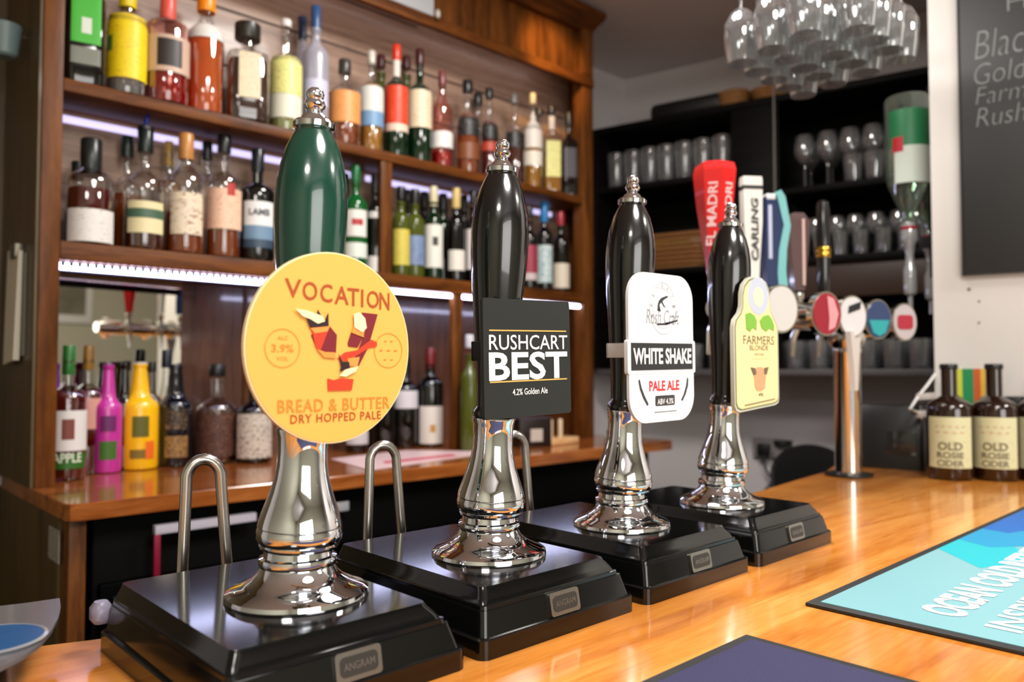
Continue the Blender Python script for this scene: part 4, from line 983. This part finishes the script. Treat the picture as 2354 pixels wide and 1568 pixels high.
# black case and wicker on the top of the unit
p = e2w(.40, .20, 1.028)
o = G().box(-.155, .155, -.09, .09, 0, .075, .025, 3).make('black_case', P('case_black', (16, 14, 14), .5), None, loc=p + Vector((0, 0, .0005)), rot=(0, 0, UA))
tag(o, 'soft black case lying on top of the dark shelving', 'case')
for i, (tt, w_, hh, lb) in enumerate(((.585, .055, .075, 'small cane roll beside the black case on top of the shelving'), (.80, .14, .06, 'flat cane basket on top of the shelving below the hanging glasses'))):
    p = e2w(tt, .20, 1.0285)
    g = G()
    for k in range(4):
        pts = [(x, y, .008 + k * hh / 4.2) for x, y in rrect(w_ * 2 * (.86 + .05 * k), .17, min(w_ * .8, .05), 6)]; pts.append(pts[0]); g.tube(pts, hh / 8 + .002, 8)
    o = g.make('cane_basket', P('cane_orange%d' % i, (150, 104, 56), .6, bump=1, scale=110, var=.3), None, 60, loc=p, rot=(0, 0, UA)); tag(o, lb, 'basket')
# hanging cable from the ceiling corner
p = on_y(1363, 205, 2.20)
o = G().tube([(2.21, 2.16, EYE + .99), (2.26, 2.16, EYE + .96), (2.32, 2.17, EYE + .90), (2.42, 2.19, EYE + .72)], .003, 8).make('cable', C_((60, 58, 56)), None)
tag(o, 'thin grey cable drooping beside the back bar corner', 'cable')
o = G().tube([e2w(.77, .345, 1.25), e2w(.77, .345, .65), e2w(.775, .345, .20)], .004, 8).make('hanging_string', P('cord_grey', (120, 112, 104), .5), None)
tag(o, 'thin vertical cord hanging in front of the dark shelving', 'cord')

# lower wall: sockets, cable, stool
for i, (px, py, w_, h_) in enumerate(((1765, 1030, .10, .075), (1800, 1018, .07, .02))):
    r_ = ray(px, py); n_ = Vector((-.974, -.2267, 0)); q = r_ * (EO + n_ * .01).dot(n_) / r_.dot(n_); q.z += EYE
    t = thing('wall_socket' if i == 0 else 'cable_reel', ['black plug in a wall socket low behind the bar', 'dark cable holder on the wall right of the socket'][i], 'socket' if i == 0 else 'holder', q, UA)
    if i == 0:
        G().box(-.06, .06, -.008, .008, -.04, .04, .003).make('face_plate', C_((150, 142, 140)), t)
        G().box(-.035, .015, -.04, -.008, -.03, .02, .006).make('plug', C_((20, 20, 20), .4), t)
        G().tube([(-.01, -.035, -.02), (.0, -.04, -.08), (.03, -.04, -.13), (-.03, -.04, -.2), (-.10, -.04, -.28)], .005, 8).make('flex', C_((24, 24, 26), .5), t)
    else:
        G().lathe([(0, -.012), (.035, -.010), (.038, 0), (.035, .010), (0, .012)], 20).make('reel', C_((26, 26, 26), .5), t)
        G().tube([(-.03, -.0, -.0), (-.04, -.01, -.06), (.02, -.01, -.09)], .003, 8).make('wire', C_((40, 40, 40), .5), t)
p = on_y(1862, 1065, 1.25)
t = thing('bar_stool', 'black padded stool back rising behind the bar left of the tap tower', 'stool', (p.x, p.y, 0), RAD(-45))
hz = on_y(1862, 1022, 1.25).z
G().prism([(-.13, hz - .38), (.13, hz - .38)] + [(.13 * cos(pi * k / 16), hz - .10 + .10 * sin(pi * k / 16)) for k in range(17)], -.02, .02).make('backrest', P('stool_black', (16, 16, 17), .5), t)
G().lathe([(0, .62), (.16, .62), (.17, .64), (.16, .68), (0, .685)], 28).make('seat', P('stool_black', (16, 16, 17), .5), t)
for a in range(4):
    th = RAD(45 + 90 * a); G().tube([(.11 * cos(th), .11 * sin(th), .62), (.19 * cos(th), .19 * sin(th), 0)], .012, 8).make('leg', C_((24, 24, 24), .4), t)

# ================================================================== OPTIC BOTTLES behind the pier edge
def optic(pos, label, lm, s=1.0):
    t = thing('optic_bottle', label, 'optic bottle', pos, RAD(-45), 'upturned bottles on optics beside the pier')
    zt, zb = .745, .415
    pr = [(0, zt), (.052, zt), (.057, zt - .008), (.057, zb + .12), (.052, zb + .09), (.03, zb + .035), (.017, zb + .01), (.015, zb - .02)]
    G().lathe([(r * s, z) for r, z in pr][::-1], 28).make('bottle_glass', thin_glass('pale_green_glass', (206, 232, 212), .35, .02, .06, (190, 210, 196)), t, 50)
    ls = lm
    for m_, z0, z1, ha, off in ls:
        G().lathe([((.058 + (.0008 if off else 0)) * s, z0), ((.058 + (.0008 if off else 0)) * s, z1)], 20, a0=-pi / 2 - RAD(ha) + RAD(off), a1=-pi / 2 + RAD(ha) + RAD(off)).make('paper_label', C_(m_), t, 50)
    G().lathe([(.006, .16), (.006, .20), (.015, .205), (.017, .215), (.017, .27), (.012, .285), (.010, .31), (.015, .34), (.022, .35), (.022, .375), (.016, .40)], 20).make('optic_measure', P('optic_clear', (170, 172, 174), .15, .4), t, 40)
    G().lathe([(.020, .376), (.021, .379), (.021, .386), (.018, .39)], 20).make('red_collar', C_((150, 24, 30), .3), t)
    G().box(.018, .075, -.012, .012, .33, .36, .003).box(.060, .075, -.015, .015, .25, .78, .003).make('wall_bracket', P('bracket_black', (24, 24, 26), .4), t)
    return t
optic((2.240, .790, EYE), 'upturned green-labelled spirit bottle on an optic left of the white pier',
      [((20, 110, 64), .60, .70, 75, 0), ((196, 206, 196), .50, .60, 60, 0), ((176, 24, 40), .585, .625, 14, -50)])
optic((2.43, .80, EYE), 'second upturned bottle on an optic, mostly hidden by the pier edge', [((206, 206, 206), .55, .68, 60, 0)])

# ================================================================== HANGING GLASSES
hg = thing('glass_rack', 'wooden overhead rack the stemmed glasses hang from', 'glass rack', (1.60, .70, EYE + .86))
for k in range(5): G().box(-.26, .26, -.20 + k * .095 - .010, -.20 + k * .095 + .010, 0, .016, .002).make('rail', M_shelf, hg)
G().box(-.26, -.24, -.24, .24, .016, .04, .002).box(.24, .26, -.24, .24, .016, .04, .002).make('cross_bar', M_shelf, hg)
for sx, sy in ((-1, -1), (1, -1), (-1, 1), (1, 1)): G().tube([(sx * .25, sy * .2, .04), (sx * .25, sy * .2, 2.70 - EYE - .86)], .004, 8).make('hanger', M_steel, hg)
spots = [(r_, c_) for r_ in range(4) for c_ in range(5) if not (r_ == 3 and c_ == 0)]
def hang_glass(r, h, label):
    t = thing('hanging_glass', label, 'wine glass', (0, 0, 0), 0, 'glasses hanging upside down over the bar')
    G().lathe([(r * .85, h), (r * .85, h - .002), (r * .3, h - .006), (.004, h - .014), (.0035, h * .52)][::-1], 24).make('stem', M_clear2, t, 50)
    G().lathe([(r * .80, 0), (r * .94, h * .14), (r, h * .28), (r * .94, h * .38), (r * .6, h * .48), (.0035, h * .54), (.002, h * .50), (r * .55, h * .46), (r * .90, h * .37), (r * .96, h * .28), (r * .90, h * .14), (r * .77, 0)], 28).make('bowl', M_clear2, t, 50)
    return t
ORD = ['first', 'second', 'third', 'fourth', 'fifth', 'sixth', 'seventh', 'eighth', 'ninth', 'tenth']
proto = hang_glass(.036, .225, '')
for i, (k, c_) in enumerate(spots):
    c = proto if i == 0 else copy_tree(proto)
    c.location = (1.475 + .070 * c_ - .018 * k, .85 - .080 * k, EYE + .875 - .2265); c.rotation_euler = (0, 0, i * .7)
    c['label'] = 'upside-down hanging glass, %s from the left in the %s row of the rack' % (ORD[c_], ['back', 'second', 'third', 'nearest'][k])
# ================================================================== TAP TOWER
TX, TY = 1.838, .792
t = thing('beer_tap_tower', 'chrome T-shaped beer tower with a row of coloured taps', 'beer tower', (TX, TY, BAR))
G().lathe([(.052, 0), (.054, .002), (.054, .006), (.036, .010)], 40).make('base_ring', P('rubber_ring', (24, 24, 24), .4), t)
G().lathe([(.0305, .008), (.0305, .285), (.033, .290), (.033, .298), (.031, .302)], 40).make('tower_column', M_chrome2, t)
G().lathe([(.033, .300), (.040, .310), (.043, .325), (.042, .345), (.036, .362), (.02, .372), (0, .374)], 36).make('tower_dome', M_chrome2, t)
zb = .365
G().tube([(-.565, 0, zb), (-.55, 0, zb), (.20, 0, zb), (.215, 0, zb)], [.022, .030, .030, .022], 28).make('cross_tube', M_chrome2, t)
def tap(hx, bx, bmat, bmat2, blabel, head):
    """one tap: body, spout, nozzle, badge disc and handle"""
    e_ = bpy.data.objects.new('tap', None); COL.objects.link(e_); e_.parent = t; e_.location = (hx - TX, .0, zb); e_['label'] = blabel
    G().tube([(0, 0, .0), (0, .055, .0)], .013, 16).make('tap_body', M_chrome2, e_)
    G().lathe([(.010, -.02), (.013, -.01), (.016, .01), (.012, .02), (.011, .045), (.014, .05), (.014, .062), (.008, .066)], 18, (0, .066)).make('tap_collar', M_chrome2, e_)
    G().tube([(0, .066, -.01), (0, .078, -.04), (0, .082, -.085)], [.009, .008, .006], 12).make('tap_spout', M_chrome2, e_)
    if bmat:
        dx = bx - hx
        G().tube([(dx, 0, 0), (dx, -.075, 0)], .012, 14).make('badge_stem', M_chrome2, e_)
        bl, br = (dx, -.078, -.003), (0, 0, RAD(-34))
        G().prism(oval(.033, .045, 36), -.014, .006).make('badge_rim', M_chrome2, e_, loc=bl, rot=br)
        G().prism(oval(.0295, .0415, 36), -.0165, -.0135).make('badge_face', bmat, e_, loc=bl, rot=br)
        if bmat2: G().prism(bmat2[1](0), -.0185, -.0163).make('badge_motif', bmat2[0], e_, loc=bl, rot=br)
    head(e_); spin(e_)

def spin(e_, ang=-36):
    """the handles are turned on their collars towards the room"""
    a = RAD(ang); c = Vector((0, .066, 0)); M = Matrix.Rotation(a, 3, 'Z')
    for o in e_.children:
        if o.name.split('.')[0] in ('tap_handle', 'tap_lettering', 'black_stripe', 'aqua_edge', 'white_stripe', 'white_cap', 'pale_stripe'):
            o.rotation_euler = (0, 0, a); o.location = c - M @ c
def wedge_handle(e_):
    sec = []
    for z, w_, d_ in ((.068, .012, .010), (.12, .018, .014), (.22, .030, .024), (.285, .034, .030), (.300, .031, .027)):
        sec.append([(-w_, .066 - d_, z), (0, .066 - d_ * 1.5, z), (w_, .066 - d_, z), (w_, .066 + d_, z), (0, .066 + d_ * 1.5, z), (-w_, .066 + d_, z)])
    o = G().loft(sec).make('tap_handle', C_((222, 12, 14), .3, coat=.3), e_, 20); o['label'] = 'bright red wedge handle'
    # white vertical lettering on the two camera-side faces
    for s in (-1, 1):
        g = G(); vs, fs = letters('EL MADRI', .125, .017, .02)
        n = math.atan2(.0145, .0315)
        pts = []
        for v in vs:
            u_ = -v[2] + s * .0168; z_ = .195 + v[0]; k = (z_ - .068) / .22
            dd = .010 + k * .019; yy = .066 - dd * (1.5 - .5 * abs(u_) / (.012 + k * .021)) - .0028
            pts.append((u_, yy, z_))
        g.faces(pts, fs); g.make('tap_lettering', C_((240, 200, 200)), e_, 0)
def plank_handle(e_):
    o = G().loft([[(x * w_, .066 + y_ * d_, z) for x, y_ in ((-1, -1), (1, -1), (1, 1), (-1, 1))] for z, w_, d_ in ((.068, .012, .010), (.11, .014, .010), (.20, .0205, .011), (.292, .0215, .011), (.300, .0205, .010))]).make('tap_handle', C_((226, 224, 216), .3), e_, 20)
    o['label'] = 'white plank-shaped handle'
    G().box(-.022, .022, .0545, .0775, .272, .280).make('black_stripe', C_((16, 16, 16)), e_)
    g = G(); vs, fs = letters('CARLING', .135, .016, .03, .1); g.faces([(-v[2] + .003, .0535, .185 + v[0]) for v in vs], fs)
    g.make('tap_lettering', C_((30, 30, 30)), e_, 0)
def blade_handle(e_):
    o1 = [(-.020, .07), (-.024, .12), (-.022, .27), (-.012, .275), (.002, .27), (.018, .21), (.006, .15), (.002, .10), (.006, .07)]
    G().prism([(x, z) for x, z in o1], .052, .080).make('tap_handle', C_((8, 36, 84), .3), e_, 20)['label'] = 'navy blade handle'
    o2_ = [(.004, .07), (.002, .10), (.006, .15), (.018, .205), (.002, .275), (.012, .285), (.022, .27), (.034, .205), (.024, .15), (.022, .10), (.026, .07)]
    G().prism(o2_, .050, .082).make('aqua_edge', C_((120, 188, 190), .35), e_, 20)
    G().box(-.018, -.010, .0500, .0525, .13, .25).make('white_stripe', C_((190, 196, 220), .4), e_)
    G().box(-.022, .0, .050, .082, .262, .276, .003).make('white_cap', C_((220, 222, 226), .4), e_)
def lens_handle(e_):
    G().loft([[(x * w_, .066 + y_ * d_, z) for x, y_ in ((-1, -1), (1, -1), (1, 1), (-1, 1))] for z, w_, d_ in ((.068, .012, .010), (.12, .017, .012), (.23, .026, .013), (.250, .012, .010))]).make('tap_handle', P('smoked_handle', (96, 74, 74), .15, coat=.5), e_, 20)['label'] = 'smoky red-grey handle'
    G().box(.006, .012, .0515, .0545, .08, .235).make('pale_stripe', C_((214, 180, 172), .3), e_)
def round_handle(e_):
    G().lathe([(.010, .066), (.014, .08), (.016, .15), (.0165, .27), (.014, .295), (.006, .302), (0, .303)], 22, (0, .066)).make('tap_handle', M_handleblk, e_)
    G().lathe([(.0172, .158), (.0185, .162), (.0185, .168), (.0175, .171), (.0185, .174), (.0185, .180), (.0172, .184)], 22, (0, .066)).make('gold_ring', P('brass', (206, 160, 66), .2, 1), e_)
half = lambda dx: [(dx + .000, .036), (dx + .014, .030), (dx + .024, 0), (dx + .016, -.028), (dx + .002, -.034), (dx + .004, -.01)]
blk = lambda dx: [(dx - .012, .006), (dx + .016, .016), (dx + .018, .032), (dx - .010, .022)]
shd = lambda dx: [(dx - .025, -.002), (dx + .025, -.002), (dx + .015, -.030), (dx, -.038), (dx - .015, -.030)]
cen = lambda dx: rrect(.040, .034, .008, 3, dx, .0)
tap(1.378, 1.36, C_((206, 204, 200), .3), None, 'tap with the bright red wedge handle', wedge_handle)
tap(1.522, 1.545, C_((150, 26, 46), .3), (C_((214, 150, 156)), half), 'tap with the white plank handle and a red badge', plank_handle)
tap(1.617, 1.668, C_((214, 214, 216), .3), (C_((22, 22, 24)), blk), 'tap with the navy and aqua handle and a white badge', blade_handle)
tap(1.73, 1.803, C_((54, 70, 110), .3), (C_((40, 160, 164)), shd), 'tap with the smoky handle and a blue-teal badge', lens_handle)
tap(1.865, 1.958, C_((190, 184, 186), .3), (C_((170, 40, 60)), cen), 'tap with the black handle and a grey badge with a red center', round_handle)
g = G().loft([[(x * w_, -.087 + y_ * .006, z) for x, y_ in ((-1, -1), (1, -1), (1, 1), (-1, 1))] for z, w_ in ((.205, .008), (.26, .013), (.33, .026))])
g.make('badge_tail', P('badge_tail_white', (206, 202, 196), .35), t, 20, loc=(1.668 - TX, 0, 0))

# ================================================================== CIDER BOTTLES, BLACK BOX, CADDY, PENNANT
pr_cid = printed('label_cider', (208, 212, 172), (186, 190, 146), 30, .4)
for i, (px, lb) in enumerate(((2186, 'brown cider bottle with cream label, left one on the bar by the pier'), (2290, 'brown cider bottle with cream label, middle one on the bar by the pier'), (2392, 'cider bottle cut off by the right edge of the photo'))):
    q = on_z(px, 1100 + 2 * i, BAR)
    t = bottle('cider_bottle', lb, 'cider bottles on the bar', BAR, q.y, 0, 97, .262, 'wine', 'brown', None, (C_((20, 18, 18), .3), None, 1.15), [(pr_cid, .028, .142, 58)],
               pos=(q.x, q.y), capf=.95, face=1.0, texts=[('OLD', .068, .086, 1.05, (110, 106, 84)), ('ROSIE', .050, .064, 1.15, (110, 106, 84)), ('CIDER', .032, .046, 1.15, (110, 106, 84)), ('- - - - -', .120, .1215, 1.3, (206, 120, 110)), ('- - - -', .107, .1085, 1.2, (206, 120, 110))])
    G().prism(oval(.006, .010, 18, .018, .108), -.0405, -.0395).make('apple_mark', C_((206, 80, 50)), t, loc=(0, .003, 0))
q0 = PO + Vector((.2267 * -.10, -.974 * -.10, BAR + .0006)) + Vector((.974, .2267, 0)) * -.02
t = thing('card_till', 'black plastic till box standing on the bar left of the pier', 'till', q0, UA)
G().loft([[(x, y, 0) for x, y in rrect(.165, .13, .012, 4)], [(x, y, .10) for x, y in rrect(.165, .13, .012, 4)], [(x, y + .012, .158) for x, y in rrect(.155, .10, .012, 4)]]).make('till_body', P('till_black', (18, 18, 19), .35), t)
G().box(-.010, .065, -.0665, -.062, .035, .095, .001).make('till_screen', P('till_screen', (44, 46, 46), .12), t)
# white wire caddy
p = lambda px, py: on_y(px, py, .70) - on_y(2110, 960, .70)
t = thing('wire_easel', 'white wire easel between the till box and the pier', 'easel', on_y(2110, 960, .70))
ex = 2.137 - t.location.x
G().tube([p(2150, 860), p(2132, 885), p(2110, 912), p(2092, 940), p(2112, 950), p(2118, 962)], .0035, 10).make('bent_frame', M_white, t)
G().box(-.001, ex, -.003, .003, p(2110, 920).z, p(2110, 905).z, .001).make('upper_rail', P('easel_white', (206, 196, 192), .4), t)
G().box(.0, ex, -.003, .003, p(2110, 960).z, p(2110, 945).z, .001).make('lower_rail', P('easel_white', (206, 196, 192), .4), t)
# striped pennant on the pier
n_ = Vector((-.974, -.2267, 0)); r_ = ray(2234, 885); q = r_ * PO.dot(n_) / r_.dot(n_); q.z += EYE
t = thing('striped_pennant', 'yellow, green and orange striped pennant on the pier between the cider bottles', 'pennant', q, UA)
cols = [((206, 214, 60), -.031, -.020), ((30, 140, 84), -.020, .004), ((206, 96, 44), .004, .019), ((232, 186, 60), .019, .029)]
for i, (c_, a, b_) in enumerate(cols):
    zf = lambda x: -.05 + abs(x + .002) * .9
    G().prism([(a, .04), (b_, .04), (b_, zf(b_)), (a, zf(a))] if not (a < -.002 < b_) else [(a, .04), (b_, .04), (b_, zf(b_)), (-.002, zf(-.002)), (a, zf(a))], -.006, -.0006).make('stripe', C_(c_, .5), t, 0)
r_ = ray(2328, 935); q = on_z(2336, 1078, BAR)
t = thing('small_jar', 'small clear jar with a dark lid behind the middle cider bottle', 'jar', (2.105, .515, BAR + .0006))
G().lathe([(0, 0), (.026, 0), (.028, .003), (.028, .16), (.022, .17)], 22).make('jar_glass', M_clear2, t)
G().lathe([(.024, .168), (.024, .186), (0, .187)], 20).make('jar_lid', C_((60, 60, 60), .3), t)

# ================================================================== CUSTOMER SIDE seen only in mirrors and chrome
t = thing('framed_picture', 'framed picture on the cream wall seen in the back bar mirror', 'picture', (2.6, -2.5985, EYE + .16))
o = G().box(0, .36, 0, .02, 0, .5, .004).make('picture_frame', M_white, t)
G().box(.06, .30, .02, .022, .07, .43).make('print_sheet', P('print', (120, 116, 100), .6, var=.5, scale=8), t)
for i, (x, y) in enumerate(((.55, -.35), (-1.2, -.9), (1.25, .98), (2.0, -.9))):
    t = thing('ceiling_light', ['round ceiling light above the bar', 'round ceiling light over the customer side', 'round fill light added above the serving side', 'round fill light added over the far end of the room'][i], 'ceiling light', (x, y, 2.70))
    G().lathe([(.36, -.0005), (.36, -.045), (.385, -.05), (.40, -.045), (.40, -.0005)], 48).make('light_frame', M_white, t)  # serving-side and far-end rings belong to the added fill lights
